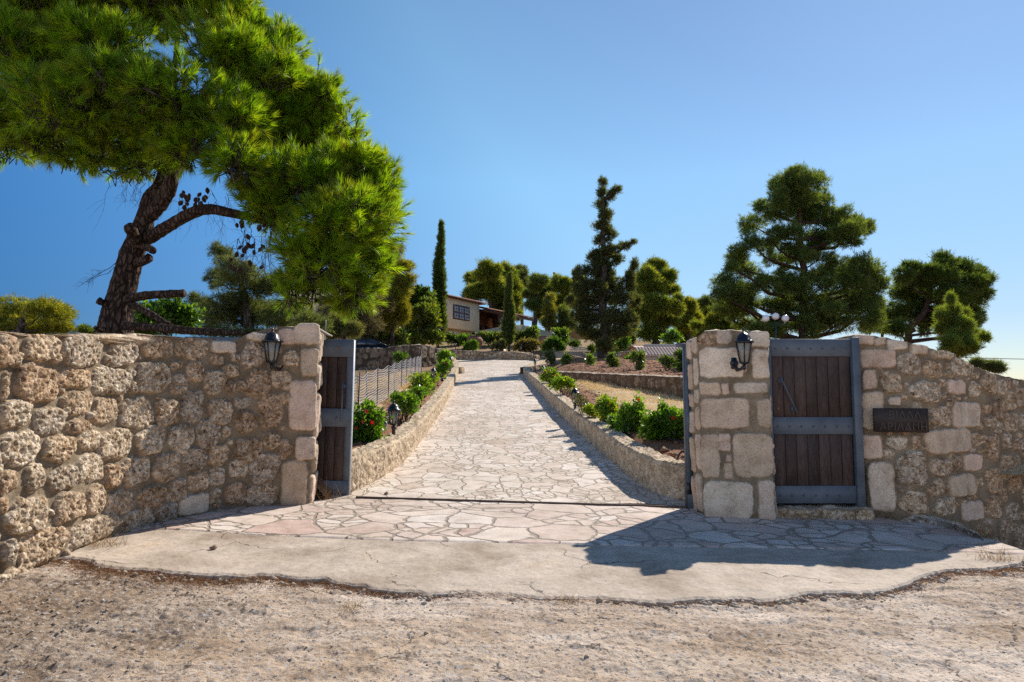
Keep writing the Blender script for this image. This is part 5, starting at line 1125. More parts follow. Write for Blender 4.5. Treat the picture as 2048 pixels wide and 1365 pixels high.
big = [(100, 40, 130, 70, .4), (250, 15, 150, 90, .8), (390, 20, 120, 80, .6), (480, 50, 60, 70, .4), (330, -90, 230, 90, .5), (90, -70, 170, 90, .2), (-60, 60, 130, 120, 0), (60, 120, 110, 65, -.8), (205, 95, 90, 50, -1.2), (115, 205, 110, 55, -1.4), (20, 235, 90, 60, -.6), (235, 175, 100, 55, -1.5), (335, 190, 80, 60, -1.5), (450, 120, 90, 70, -.4), (540, 110, 60, 60, .4),
 (530, 170, 80, 60, -.2), (590, 190, 70, 55, .4), (450, 240, 80, 60, -1.1), (545, 250, 80, 60, .2), (640, 205, 50, 45, .3), (235, 265, 100, 45, -.6), (110, 285, 90, 38, -.4), (10, 290, 70, 35, 0), (340, 262, 80, 45, -.9), (395, 305, 70, 38, -1.0), (475, 325, 55, 42, -1.3), (600, 285, 80, 60, .3), (680, 270, 50, 50, .5), (690, 350, 75, 55, -.2), (600, 370, 80, 60, -.7),
 (755, 370, 50, 50, 0), (545, 430, 65, 55, -.6), (670, 445, 90, 65, -.9), (755, 450, 48, 60, -.2), (640, 530, 85, 55, -.8), (735, 530, 50, 55, -.2), (600, 585, 50, 32, -.5), (685, 588, 60, 34, -.5), (520, 385, 55, 45, -.6), (300, 320, 60, 28, -.3), (180, 315, 80, 26, -.2), (250, 335, 60, 18, 0)]
lob = lobes_px(big, BY, depth=1.0)
# smaller shoots give the crown its ragged, tufted surface
p, d = clump_points(lob, 8200, r, clump=.36, per=13, up=.75, inner=.1, tail=.03); n = len(p)
p2, d2 = clump_points(lob, 9000, r, clump=.34, per=10, up=.2, inner=.9, tail=0); p = np.concatenate((p, p2)); d = np.concatenate((d, d2)); n = len(p)
pxx, pyy = proj(p[:, 0], p[:, 1], p[:, 2]); keep = ~((pyy > 392) & (pxx < 470)); thin = (pyy > 300) & (pxx < 430) & (r.random(n) < .3); keep &= ~thin; keep &= (pxx > -300) & (pyy > -300); p, d = p[keep], d[keep]; n = len(p)
per = 42; sh_l = r.uniform(.1, .2, n); dd = unit(d + .2 * r.normal(size=d.shape)); u = r.random((n, per)) ** .7; pp = p[:, None] + dd[:, None] * (u * sh_l[:, None])[..., None]
nd_ = unit(dd[:, None] * (.35 + 1.0 * u)[..., None] + .52 * unit(r.normal(size=(n, per, 3)))); nl = r.uniform(.15, .23, (n, per)) * (1.05 - .2 * u)
V, Fq = blades(pp.reshape(-1, 3), nd_.reshape(-1, 3), nl.ravel(), r.uniform(.008, .012, n * per), r)
NC = [(.13, .23, .015), (.16, .265, .017), (.19, .285, .018), (.105, .2, .015), (.165, .215, .016)]
c = np.repeat(pal(n, NC, r, .22), per, 0); brn = r.random(n * per) < .02; c[brn] = (.14, .09, .04)
mk('crown', V, Fq, M_need, pine, col=np.repeat(c, 3, 0), world=True)
sg = G()
for k in range(0, n, 3): sg.tube([p[k] - dd[k] * .3 + np.array((0, 0, -.05)), p[k], p[k] + dd[k] * sh_l[k]], [.01, .007, .004], 3, cap=False)
sg.build('shoots', M_bark2, pine, world=True)
# cones hanging under the branches
def cone_mesh():
    q = G(); n_ = 10
    for a in range(9):
        t_ = a / 8; rad_ = .034 * math.sin(math.pi * (.18 + .74 * t_)); q.lathe([(rad_ * .7, -.09 * t_), (rad_ * 1.12, -.09 * t_ - .012), (rad_ * .6, -.09 * t_ - .014)], n_, rot=a * .5)
    return q
M_cone = speck('pine_cone', (.03, .018, .012), (.075, .048, .033), 60, .9)
c0 = None
for a in range(46):
    if a < 22: x, y, Yc = r.uniform(362, 415), r.uniform(372, 412), r.uniform(10.3, 10.9)
    else: x, y, Yc = r.uniform(462, 530), r.uniform(440, 535), r.uniform(10.0, 10.7)
    if c0 is None: o = c0 = cone_mesh().build('pine_cone', M_cone, pine)
    else: o = c0.copy(); COL.objects.link(o); o.parent = pine
    o.location = P(x, y, Yc) - np.array(pine.location); o.rotation_euler = (r.uniform(-.8, .8), r.uniform(-.8, .8), r.uniform(0, 6)); s_ = r.uniform(.75, 1.1); o.scale = (s_, s_, s_)

# ------------------------------------------------------------------ other trees, left to right
r = np.random.default_rng(9)
TG = 'trees on the hillside'
tree('pine_tree', 'yellow green pine crown above the far left end of the wall', lobes_px([(30, 625, 45, 30), (85, 628, 45, 28), (125, 640, 35, 28), (20, 655, 60, 22), (90, 660, 60, 20), (-40, 630, 50, 40)], 26, dj=1.5, r=r), [(40, 690, 9, 26), (45, 640, 6, 26), (60, 610, 3, 26)], 4200, YEL + PINEY, r, ln=.2, wd=.025, group=TG)
tree('small_tree', 'tip of a small bush just left of the big pine trunk', lobes_px([(172, 664, 14, 9)], 22, dj=.3, r=r), [(172, 675, 2, 22), (172, 664, 1, 22)], 200, PINE, r, ln=.16, wd=.025, group=TG)
tree('broadleaf_tree', 'bright green leafy tree seen under the cut branch of the big pine', lobes_px([(300, 640, 36, 30), (335, 625, 40, 28), (370, 640, 36, 26), (330, 658, 60, 20), (285, 662, 25, 18)], 24, dj=1, r=r), [(330, 690, 6, 24), (332, 640, 4, 24)], 1500, GREEN, r, M_leaf, .17, .1, quad=True, per=4, group=TG)
tree('pine_tree', 'tall blue green pine behind the hanging bough of the big pine', lobes_px([(440, 510, 26, 22), (470, 540, 40, 30), (430, 560, 24, 24), (500, 570, 60, 34), (440, 610, 50, 30), (400, 605, 22, 20), (520, 620, 70, 36), (460, 645, 70, 26), (580, 640, 60, 34), (425, 668, 60, 12), (500, 672, 60, 12), (560, 570, 40, 30), (620, 650, 40, 24)], 30, dj=2, r=r), [(500, 690, 10, 30), (490, 600, 7, 30), (470, 520, 3, 30)], 6500, BLUEG, r, ln=.24, wd=.028, group=TG)
tree('pine_tree', 'pine with loose brownish tips showing right of the big pine bough', lobes_px([(790, 505, 24, 20), (805, 535, 22, 16), (775, 540, 24, 24), (790, 575, 34, 20), (810, 560, 20, 12), (770, 600, 30, 20)], 52, dj=2, r=r), [(770, 690, 8, 52), (775, 600, 6, 52), (788, 500, 2, 52)], 2600, PINEY + [(.12, .08, .035)], r, ln=.42, wd=.05, group=TG)
tree('grey_tree', 'half dead grey tree with dry purplish twigs behind the car', lobes_px([(690, 610, 36, 26), (725, 605, 40, 28), (660, 640, 34, 30), (735, 640, 40, 34), (700, 650, 40, 30), (760, 610, 26, 24)], 48, dj=2, r=r), [(715, 700, 8, 48), (712, 640, 5, 48), (715, 600, 2, 48)], 3000, GREY, r, ln=.4, wd=.035, group=TG, spread=1.2)
tree('shrub', 'yellow green evergreen shrub right of the grey twiggy tree', lobes_px([(785, 605, 28, 24), (805, 625, 18, 24), (775, 640, 26, 30), (800, 590, 20, 14)], 50, dj=1, r=r), [(785, 690, 5, 50), (785, 620, 3, 50)], 2000, YEL, r, ln=.36, wd=.045, group=TG)
tree('olive_tree', 'pale weeping olive green tree just above the left gate leaf', lobes_px([(680, 650, 34, 24), (700, 665, 22, 18), (660, 668, 26, 16)], 40, dj=1, r=r), [(690, 700, 6, 40), (685, 650, 3, 40)], 1500, OLIVE, r, ln=.36, wd=.03, group=TG, up=-.4)
tree('shrub', 'green bush between the parked car and the leafy trees', lobes_px([(775, 680, 26, 14), (740, 672, 24, 14), (800, 676, 22, 14), (725, 668, 20, 16)], 50.5, dj=.6, r=r), [(770, 695, 3, 50), (770, 680, 2, 50)], 800, GREEN + OLIVE, r, M_leaf, .3, .12, quad=True, per=4, group=TG)
tree('broadleaf_tree', 'dark leafy tree hiding the house front, left of the tall cypress', lobes_px([(835, 590, 28, 16), (815, 610, 22, 20), (848, 612, 26, 20), (825, 640, 30, 26), (845, 600, 14, 10)], 57, dj=1, r=r), [(832, 690, 5, 57), (832, 610, 3, 57)], 1500, [(.055, .1, .025), (.045, .08, .022), (.09, .14, .03)], r, M_leaf, .34, .2, quad=True, per=5, group=TG)
tree('broadleaf_tree', 'lighter leafy tree with yellowish leaves touching the tall cypress', lobes_px([(845, 625, 22, 18), (865, 640, 18, 22), (840, 655, 30, 20), (860, 675, 24, 16), (830, 680, 26, 14), (855, 610, 14, 12)], 54, dj=1, r=r), [(840, 698, 4, 54), (842, 640, 2, 54)], 1500, [(.1, .14, .03), (.07, .11, .025), (.13, .15, .03)], r, M_leaf, .3, .17, quad=True, per=4, group=TG)
def cypress(label, px, pt, pb, wpx, Y, n, cols, tb):
    lb = []
    for u in np.linspace(.02, .985, 26):
        wv = wpx * (math.sin(math.pi * min(1, .14 + u * .55)) ** .9) * (1 if u < .88 else (1 - u) / .12 * .75 + .25) * (.35 + .65 * u if u < .5 else .35 + .65 * u if u < .88 else 1)
        lb.append((px + 1.2 * math.sin(u * 14) + (1 - u) * (pt[0] - px), pt[1] + (pb - pt[1]) * u, max(2.5, wv), (pb - pt[1]) / 26 * 1.0))
    return tree('cypress', label, lobes_px(lb, Y), [(px, tb, 3, Y), (px, (pt[1] + pb) / 2, 2.5, Y), (pt[0], pt[1] + 4, .8, Y)], n, cols, r, ln=.3, wd=.06, group=TG, up=1.3, clump=.5, lf=0, spread=.5)
cypress('tall slender cypress standing left of the house bay', 876, (882, 448), 684, 16, 59, 6000, [(.06, .095, .026), (.075, .115, .03), (.05, .08, .024)], 697)
cypress('small slender cypress in front of the pergola', 1018, (1019, 551), 688, 11, 56, 3000, [(.085, .12, .04), (.1, .135, .045), (.07, .1, .035)], 702)
tree('pine_tree', 'round topped pine rising behind the pergola roof', lobes_px([(975, 548, 30, 20), (1005, 552, 26, 20), (950, 560, 26, 18), (1025, 575, 20, 22), (985, 580, 36, 24), (945, 590, 24, 16), (1025, 605, 18, 24), (1000, 610, 26, 20), (1030, 630, 12, 14)], 84, dj=3, r=r), [(1000, 680, 8, 84), (985, 620, 6, 84), (975, 560, 3, 84)], 5200, PINE + PINEY, r, ln=.62, wd=.085, group=TG)
tree('pine_tree', 'thin pale topped tree behind the round pine', lobes_px([(1042, 545, 14, 14), (1046, 565, 16, 16), (1040, 585, 14, 14)], 95, dj=1, r=r), [(1045, 680, 4, 95), (1043, 560, 2, 95)], 900, BLUEG, r, ln=.6, wd=.09, group=TG)
tree('pine_tree', 'slim pine with a dark bare trunk on the crest, right of the small cypress', lobes_px([(1075, 570, 24, 18), (1065, 592, 20, 16), (1090, 595, 18, 18), (1070, 615, 22, 14), (1085, 630, 16, 14)], 80, dj=2, r=r), [(1069, 668, 4, 80), (1073, 620, 3, 80), (1076, 565, 1.5, 80)], 2200, PINE + BLUEG, r, ln=.58, wd=.07, group=TG)
tree('pine_tree', 'pair like pine crown beneath the utility pole', lobes_px([(1125, 562, 24, 14), (1105, 585, 22, 18), (1140, 585, 26, 22), (1120, 610, 24, 18), (1150, 610, 20, 18), (1160, 570, 16, 16)], 82, dj=2, r=r), [(1122, 670, 4, 82), (1125, 610, 3, 82), (1128, 560, 1.5, 82)], 3000, PINE + PINEY, r, ln=.58, wd=.075, group=TG)
tree('small_tree', 'small yellow green young tree by the garden oven', lobes_px([(1098, 600, 9, 14), (1098, 625, 13, 18), (1095, 645, 14, 12)], 72, dj=.6, r=r), [(1098, 672, 2, 72), (1098, 610, 1, 72)], 900, YEL + OLIVE, r, ln=.5, wd=.06, group=TG)
tree('small_tree', 'young feathery tree left of the dark cypress foot', lobes_px([(1128, 632, 16, 20), (1125, 655, 14, 12), (1142, 650, 14, 16)], 73, dj=.6, r=r), [(1128, 674, 2, 73), (1128, 630, 1, 73)], 900, OLIVE + PINE, r, ln=.5, wd=.05, group=TG)
dk = [(1207, 368, 8, 12), (1206, 390, 13, 14), (1232, 382, 12, 10), (1222, 395, 13, 10), (1202, 412, 12, 14), (1212, 432, 17, 15), (1206, 455, 20, 15), (1220, 468, 14, 12), (1207, 482, 18, 14), (1206, 505, 22, 14), (1230, 500, 17, 9), (1250, 493, 14, 8), (1266, 487, 8, 6), (1188, 520, 16, 14), (1210, 528, 26, 16), (1232, 520, 14, 12), (1182, 545, 14, 18), (1204, 552, 28, 18), (1157, 556, 11, 20), (1160, 585, 16, 18), (1185, 578, 26, 20), (1225, 575, 24, 20), (1258, 568, 14, 24),
 (1270, 535, 8, 16), (1262, 555, 10, 16), (1245, 600, 20, 20), (1265, 605, 14, 20), (1205, 605, 36, 24), (1168, 612, 22, 20), (1140, 600, 10, 14), (1180, 640, 30, 22), (1225, 640, 34, 24), (1255, 640, 18, 20), (1152, 632, 14, 14), (1200, 668, 38, 20), (1235, 670, 24, 16), (1170, 664, 18, 14), (1212, 692, 22, 14)]
tree('dark_cypress', 'tall ragged dark cypress with upturned arms, right of the drive', lobes_px(dk, 43, dj=.7, r=r), [(1208, 728, 17, 43), (1210, 690, 11, 43), (1209, 600, 8, 43), (1207, 480, 5, 43), (1207, 370, 1.5, 43)], 8000, DARKC + [(.08, .095, .04)], r, ln=.28, wd=.045, group=TG, up=1.0, clump=.33, tail=.16)
tree('pine_tree', 'bright bushy pine right of the dark cypress', lobes_px([(1315, 540, 26, 20), (1295, 555, 22, 18), (1335, 560, 22, 18), (1305, 580, 30, 20), (1340, 585, 20, 16), (1285, 590, 22, 22), (1320, 610, 34, 22), (1350, 620, 16, 16), (1290, 630, 28, 22), (1330, 645, 34, 20), (1300, 665, 34, 18), (1355, 600, 8, 10)], 60, dj=2.5, r=r), [(1310, 700, 8, 60), (1312, 620, 6, 60), (1315, 540, 2, 60)], 6500, PINE + PINEY, r, ln=.44, wd=.06, group=TG)
tree('pine_tree', 'slender pine between dark cypress and bright bushy pine', lobes_px([(1262, 650, 16, 24), (1265, 620, 14, 20), (1255, 680, 20, 14)], 62, dj=1, r=r), [(1260, 710, 4, 62), (1262, 630, 2, 62)], 1100, OLIVE + DARKC, r, ln=.44, wd=.05, group=TG)
tree('pine_tree', 'lower yellow tipped pine right of the bright bushy pine', lobes_px([(1378, 612, 18, 16), (1385, 632, 20, 18), (1370, 650, 22, 18), (1365, 675, 26, 18)], 62, dj=1.5, r=r), [(1375, 705, 5, 62), (1378, 615, 2, 62)], 2200, PINEY, r, ln=.44, wd=.06, group=TG)
tree('pine_tree', 'blue green pine standing farther back between two pine groups', lobes_px([(1415, 610, 24, 16), (1405, 628, 20, 14), (1435, 625, 20, 18), (1420, 645, 30, 18)], 75, dj=1.5, r=r), [(1418, 690, 5, 75), (1418, 612, 2, 75)], 2000, BLUEG + PINE, r, ln=.5, wd=.06, group=TG)
tree('pine_tree', 'sunlit yellow green young pine above the square pillar', lobes_px([(1405, 655, 22, 14), (1440, 645, 26, 18), (1425, 670, 36, 16), (1465, 665, 26, 18)], 42, dj=1, r=r), [(1430, 710, 4, 42), (1432, 650, 2, 42)], 2600, YEL + PINE, r, ln=.32, wd=.04, group=TG)
Z7 = dict(sx=2.968, ox=1400, sy=2.968, oy=320)
rp = [(590, 105, 90, 60), (500, 150, 70, 60), (680, 130, 70, 60), (450, 230, 80, 60), (570, 230, 110, 70), (700, 230, 80, 70), (390, 280, 70, 50), (310, 390, 80, 55), (300, 480, 75, 50), (480, 330, 100, 60), (620, 350, 110, 70), (750, 330, 50, 50), (390, 530, 60, 40), (870, 370, 90, 50), (960, 410, 60, 55), (800, 440, 110, 50), (880, 490, 80, 40), (460, 440, 80, 40), (210, 600, 60, 50), (260, 660, 80, 55), (160, 740, 80, 60), (250, 780, 90, 50), (400, 740, 90, 55), (600, 770, 110, 80), (760, 700, 110, 70), (960, 640, 90, 70), (1060, 740, 70, 60), (900, 740, 110, 70), (830, 840, 130, 70), (680, 880, 130, 70), (480, 870, 120, 60), (300, 880, 100, 60), (960, 850, 100, 70), (1020, 950, 60, 70), (850, 960, 130, 60), (650, 990, 150, 50), (450, 990, 120, 50), (330, 990, 110, 40), (560, 600, 90, 30), (700, 590, 80, 35), (500, 680, 70, 40), (1040, 860, 50, 50), (560, 430, 70, 50), (660, 480, 60, 40), (540, 520, 60, 40), (650, 560, 60, 40)]
pine_outline = [(1455, 515), (1430, 575), (1445, 640), (1500, 672), (1760, 672), (1772, 560), (1735, 500), (1738, 455), (1690, 425), (1662, 372), (1600, 345), (1535, 365), (1505, 420), (1488, 450), (1500, 490)]
tree('pine_tree', 'large spreading pine behind the pedestrian door, tallest on the right', lobes_px(rp, 38, dj=1.6, r=r, grow=1.1, **Z7) + auto_lobes(pine_outline, 38, 55, r, 20, 1.8), [(1606, 720, 11, 38), (1604, 560, 7, 38), (1600, 480, 5, 38), (1597, 345, 1.5, 38)], 23000, [(.08, .13, .04), (.1, .155, .042), (.066, .108, .036), (.13, .175, .048)], r, ln=.27, wd=.034, group=TG, bark=M_bark, per=8, clump=.36, tail=.15)
dp_ = [(1430, 620, 80, 50), (1330, 660, 80, 50), (1250, 650, 50, 40), (1540, 660, 90, 50), (1640, 680, 70, 45), (1690, 720, 45, 40), (1200, 700, 50, 45), (1280, 740, 90, 55), (1430, 720, 110, 60), (1570, 750, 110, 60), (1650, 800, 60, 45), (1200, 800, 70, 50), (1330, 830, 110, 55), (1480, 830, 110, 60), (1610, 870, 80, 50), (1260, 910, 80, 60), (1150, 920, 60, 70), (1180, 1000, 60, 50), (1400, 930, 90, 50), (1560, 950, 80, 60), (1330, 1000, 40, 50), (1640, 930, 50, 50)]
tree('pine_tree', 'dark rounded pine with a crooked trunk above the plaque wall', lobes_px(dp_, 44, dj=1.5, r=r, grow=1.2, **Z7), [(1818, 720, 8, 44), (1816, 672, 7, 44), (1826, 652, 6.5, 44), (1850, 620, 5, 44), (1868, 560, 2, 44)], 8000, [(.07, .115, .03), (.09, .14, .033), (.056, .092, .027)], r, ln=.32, wd=.045, group=TG, bark=M_bark, per=8, tail=.14)
lp_ = [(1500, 830, 22, 40), (1495, 890, 40, 40), (1440, 920, 40, 35), (1540, 920, 50, 40), (1470, 970, 70, 45), (1570, 980, 50, 45), (1440, 1010, 40, 35), (1520, 1040, 80, 45), (1610, 1040, 60, 40), (1480, 1090, 60, 40), (1580, 1100, 80, 40), (1530, 1140, 90, 35), (1680, 1060, 30, 35)]
tree('young_pine', 'small light green pine in front of the dark rounded one', lobes_px(lp_, 24, dj=.8, r=r, grow=1.0, **Z7), [(1914, 745, 4, 24), (1912, 690, 3, 24), (1906, 595, .8, 24)], 4200, [(.12, .175, .04), (.145, .2, .045), (.1, .15, .035)], r, ln=.2, wd=.02, group=TG, bark=M_bark, up=.6, tail=.25)
tree('small_tree', 'blue green bush tip peeking over the falling plaque wall', lobes_px([(1640, 1210, 30, 14), (1730, 1225, 45, 22), (1780, 1245, 25, 12)], 20, dj=.4, r=r, **Z7), [(1985, 760, 3, 20), (1985, 735, 1, 20)], 500, BLUEG, r, ln=.2, wd=.022, group=TG)
tree('pine_tree', 'dim pine filling the gap between the two right hand pines', lobes_px([(1070, 930, 50, 70), (1090, 1000, 60, 50)], 50, dj=.6, r=r, **Z7), [(1766, 720, 4, 50), (1764, 640, 2, 50)], 1500, PINE, r, ln=.36, wd=.045, group=TG)

# ------------------------------------------------------------------ shrubs and flowers
M_red = leafmat('red_petals', .3, .5, (1.1, .5, .5)); M_yel = leafmat('yellow_leaves', .4, .5, (1.2, 1.1, .5))
def bush(label, lob, Y, n, cols, flowers, ln=.062, wd=.038, name='hibiscus_bush', group='hibiscus bushes in the beds', cat='bush', fl_at=None):
    lb = lobes_px(lob, Y, dj=.15, r=r, grow=1.18 if name == 'hibiscus_bush' else 1.0); c = sum(l[0] for l in lb) / len(lb); zg = float(T(c[0], c[1])); e = empty(name, (c[0], c[1], zg), label, cat, group); q = G()
    for l in lb:
        for k in range(4):
            t_ = l[0] + r.normal(size=3) * l[1] * .6; b0 = np.array((c[0] + r.normal() * .06, c[1] + r.normal() * .06, zg - .05)); q.tube([b0, (b0 + t_) / 2 + r.normal(size=3) * .04, t_], [.012, .008, .003], 5)
    q.build('stems', M_bark2, e, world=True)
    crown('foliage', e, lb, n, r, M_leaf, cols, ln, wd, 4, spread=1.0, quad=True, clump=.42, up=.5)
    top = max(lb, key=lambda l: l[0][2])
    for k in range(flowers):
        l = lb[r.integers(len(lb))]; d = rand_dirs(1, r)[0]; d[1] = -abs(d[1]) - .3; d[2] = abs(d[2]) * .8; d = unit(d); p = l[0] + d * l[1] * 1.0; s_ = .034
        if fl_at and k < len(fl_at): p = P(*fl_at[k], Y - .25)
        a = unit(np.cross(d, (0, 0, 1.0))); b_ = np.cross(a, d); V = [p]; Fs = []
        for m_ in range(5):
            th_ = 2 * math.pi * m_ / 5
            for w_, rr_ in ((-.5, .6), (-.25, 1.05), (.25, 1.05), (.5, .6)):
                q_ = th_ + w_ * 1.2; V.append(p + (a * math.cos(q_) + b_ * math.sin(q_)) * s_ * rr_ + d * s_ * .45 * rr_)
            i0 = 1 + m_ * 4; Fs.append((0, i0, i0 + 1, i0 + 2, i0 + 3))
        mk('flower', V, Fs, M_red, e, col=np.tile(np.array((.62, .02, .015)), (len(V), 1)), world=True)
    return e
HIB = [(.085, .18, .02), (.12, .23, .025), (.06, .14, .018), (.15, .26, .028)]; HIY = [(.24, .3, .02), (.3, .31, .02), (.15, .25, .025)]
bush('nearest and largest hibiscus on the left, beside the gate leaf', [(726, 850, 30, 26), (744, 848, 24, 26), (718, 875, 28, 20), (740, 874, 24, 18), (706, 848, 22, 28), (738, 826, 18, 16)], 11.6, 1300, HIB, 4, fl_at=[(733, 824), (745, 846), (725, 845), (712, 858)])
bush('second hibiscus on the left, just behind the near lamp post', [(808, 804, 20, 16), (822, 812, 14, 14), (812, 820, 16, 12), (796, 800, 12, 10)], 14.6, 600, HIB, 1)
bush('yellow topped hibiscus halfway along the left bed', [(848, 762, 18, 12), (835, 780, 20, 14), (855, 778, 14, 14), (828, 765, 10, 14), (845, 752, 10, 6)], 19.5, 600, HIY + HIB, 1, fl_at=[(818, 754)])
bush('red flowered hibiscus beyond the second left lamp post', [(885, 738, 11, 10), (880, 750, 9, 9), (892, 730, 8, 8)], 28.0, 300, HIB, 6, .1, .06)
bush('dark round bush at the top end of the left wall', [(893, 712, 13, 9), (892, 722, 14, 8), (885, 715, 9, 8)], 36.5, 380, HIB, 0, .11, .07)
bush('lone shrub at the foot of the grey retaining wall', [(800, 713, 13, 7), (798, 719, 11, 5)], 36.0, 220, GREEN, 0, .12, .06, 'shrub')
bush('red and yellow hibiscus at the far end of the right bed', [(1100, 750, 12, 10), (1092, 758, 10, 8), (1108, 760, 9, 8)], 26.0, 260, HIY + HIB, 5, .09, .055, fl_at=[(1094, 746), (1106, 752), (1112, 752)])
bush('yellowish hibiscus before the lamp post of the right bed', [(1128, 765, 14, 9), (1115, 770, 12, 9), (1140, 772, 9, 8)], 21.0, 300, HIY + HIB, 0, .085, .05)
bush('yellow leaved hibiscus at the middle of the right bed', [(1215, 815, 16, 16), (1205, 830, 14, 16), (1225, 832, 14, 14), (1210, 806, 9, 10)], 14.4, 620, HIY + HIB, 0)
bush('upright hibiscus with one red flower on a tall stem', [(1255, 835, 18, 20), (1275, 842, 18, 20), (1262, 860, 22, 14), (1278, 815, 8, 22), (1245, 852, 14, 14)], 13.0, 760, HIB, 2, fl_at=[(1278, 800), (1258, 825)])
bush('large hibiscus to the left of the right gate edge', [(1310, 850, 20, 20), (1325, 862, 24, 18), (1300, 868, 20, 14), (1325, 830, 9, 16)], 11.9, 950, HIB, 1, fl_at=[(1340, 838)])
bush('hibiscus partly hidden behind the right gate edge', [(1355, 845, 20, 22), (1350, 868, 24, 16), (1372, 860, 20, 20), (1340, 835, 8, 14)], 11.7, 950, HIB, 2, fl_at=[(1345, 837), (1358, 838)])
bush('dry greyish shrub beside the lamp on the right bed', [(1165, 808, 13, 12), (1178, 818, 11, 9), (1158, 800, 8, 10)], 15.8, 160, OLIVE + GREY, 0, .06, .02, 'dry_shrub')
bush('low hibiscus filling the bed between the second left bush and the yellow topped one', [(832, 792, 14, 9), (840, 785, 12, 8)], 17.2, 320, HIB, 0)
bush('low hibiscus between the yellow topped left bush and the second lamp post', [(862, 762, 9, 8), (866, 755, 8, 7)], 23.5, 260, HIY + HIB, 1, .08, .05)
bush('thin low hibiscus between the yellow leaved right bush and the lamp post', [(1185, 826, 10, 9), (1178, 820, 8, 7)], 15.2, 200, HIY, 0)
bush('low green hibiscus at the wall edge, below the yellow leaved right bush', [(1238, 846, 14, 10), (1228, 842, 10, 9)], 13.4, 320, HIB, 0)
# oleanders and shrubs of the upper garden and of the soil bank
up_sh = [('pale oleander mass behind the clay jars', [(985, 678, 22, 10), (1005, 680, 16, 9), (965, 676, 14, 8)], 60, 700, OLIVE + GREEN), ('oleander with long shoots right of the small cypress', [(1050, 672, 18, 12), (1065, 665, 12, 10), (1042, 682, 16, 8)], 60, 500, OLIVE + GREEN),
 ('dry olive brown bush beside the top garden lamp', [(1055, 690, 16, 11), (1038, 695, 14, 7), (1068, 692, 10, 9)], 55.5, 500, [(.13, .11, .045), (.1, .1, .04), (.16, .13, .06)]), ('round green bush left of the small cypress', [(998, 694, 11, 7), (1005, 688, 8, 7)], 57, 260, OLIVE), ('dark green bush in front of the left clay jar', [(944, 694, 10, 8), (936, 700, 8, 5)], 55.5, 260, GREEN),
 ('leafy bush left of the large clay jar', [(928, 678, 10, 9), (934, 686, 8, 8)], 58, 260, GREEN), ('low plants under the tall cypress', [(905, 680, 12, 7), (915, 688, 8, 8), (895, 676, 9, 6)], 60, 260, GREEN + OLIVE), ('bright green cypress seedling in front of the right jar', [(1100, 690, 7, 9), (1096, 697, 8, 6)], 54, 260, [(.06, .12, .02), (.05, .1, .02)]), ('second bright seedling, right of its twin', [(1115, 690, 7, 9), (1120, 697, 7, 6)], 54, 260, [(.06, .12, .02), (.05, .1, .02)]),
 ('round leafy bush on the terrace left of the steps', [(1120, 670, 13, 12), (1122, 682, 11, 9)], 58, 320, GREEN + PINE), ('tiny bush between terrace wall and boards', [(1150, 690, 9, 6)], 56, 120, OLIVE + GREEN), ('climbing bushes behind the clay jar and garden wall', [(1245, 692, 12, 9), (1235, 700, 8, 7), (1252, 684, 7, 8)], 50, 300, GREEN), ('dark bush behind the dark cypress trunk', [(1228, 690, 12, 10)], 52, 200, PINE),
 ('leafy bush above the outbuilding roof', [(1345, 672, 15, 10), (1335, 680, 12, 8)], 50, 300, GREEN), ('white flowered oleander on the soil bank, right of the dark cypress', [(1224, 720, 9, 10), (1230, 728, 8, 8)], 32, 220, OLIVE + GREEN), ('thin oleander in the centre of the soil bank', [(1280, 722, 5, 16), (1278, 735, 6, 10), (1270, 712, 6, 10)], 28, 220, OLIVE + GREEN), ('oleander on the soil bank before the outbuilding', [(1338, 728, 10, 9), (1328, 722, 9, 7)], 27, 240, OLIVE + GREEN),
 ('dark oleander beside the right gate edge', [(1368, 715, 8, 16), (1362, 735, 8, 14), (1358, 712, 6, 8)], 26, 260, GREEN + DARKC), ('sparse sapling in front of the garden steps', [(1098, 715, 8, 9), (1104, 722, 7, 6)], 38, 120, OLIVE + DARKC), ('sparse sapling at the left end of the soil bank', [(1135, 718, 7, 8), (1130, 726, 6, 7)], 36, 120, OLIVE + GREEN), ('weedy sapling left of the dark cypress trunk', [(1180, 722, 6, 10), (1182, 736, 6, 6)], 35, 120, OLIVE + GREEN), ('green bush by the white post, before the garden wall', [(1258, 722, 12, 6)], 42, 160, GREEN),
 ('small pines seedling at the right end of the boards', [(1183, 700, 5, 7)], 50, 90, PINE), ('low bush at the left foot of the ochre oven', [(985, 662, 4, 4)], 66, 40, GREEN)]
for lab, lob_, Y, n, cols in up_sh[:-1]: bush(lab, lob_, Y, n, cols, 0, .0044 * Y * 1.1, .0018 * Y * 1.2, 'shrub', 'shrubs of the upper garden')
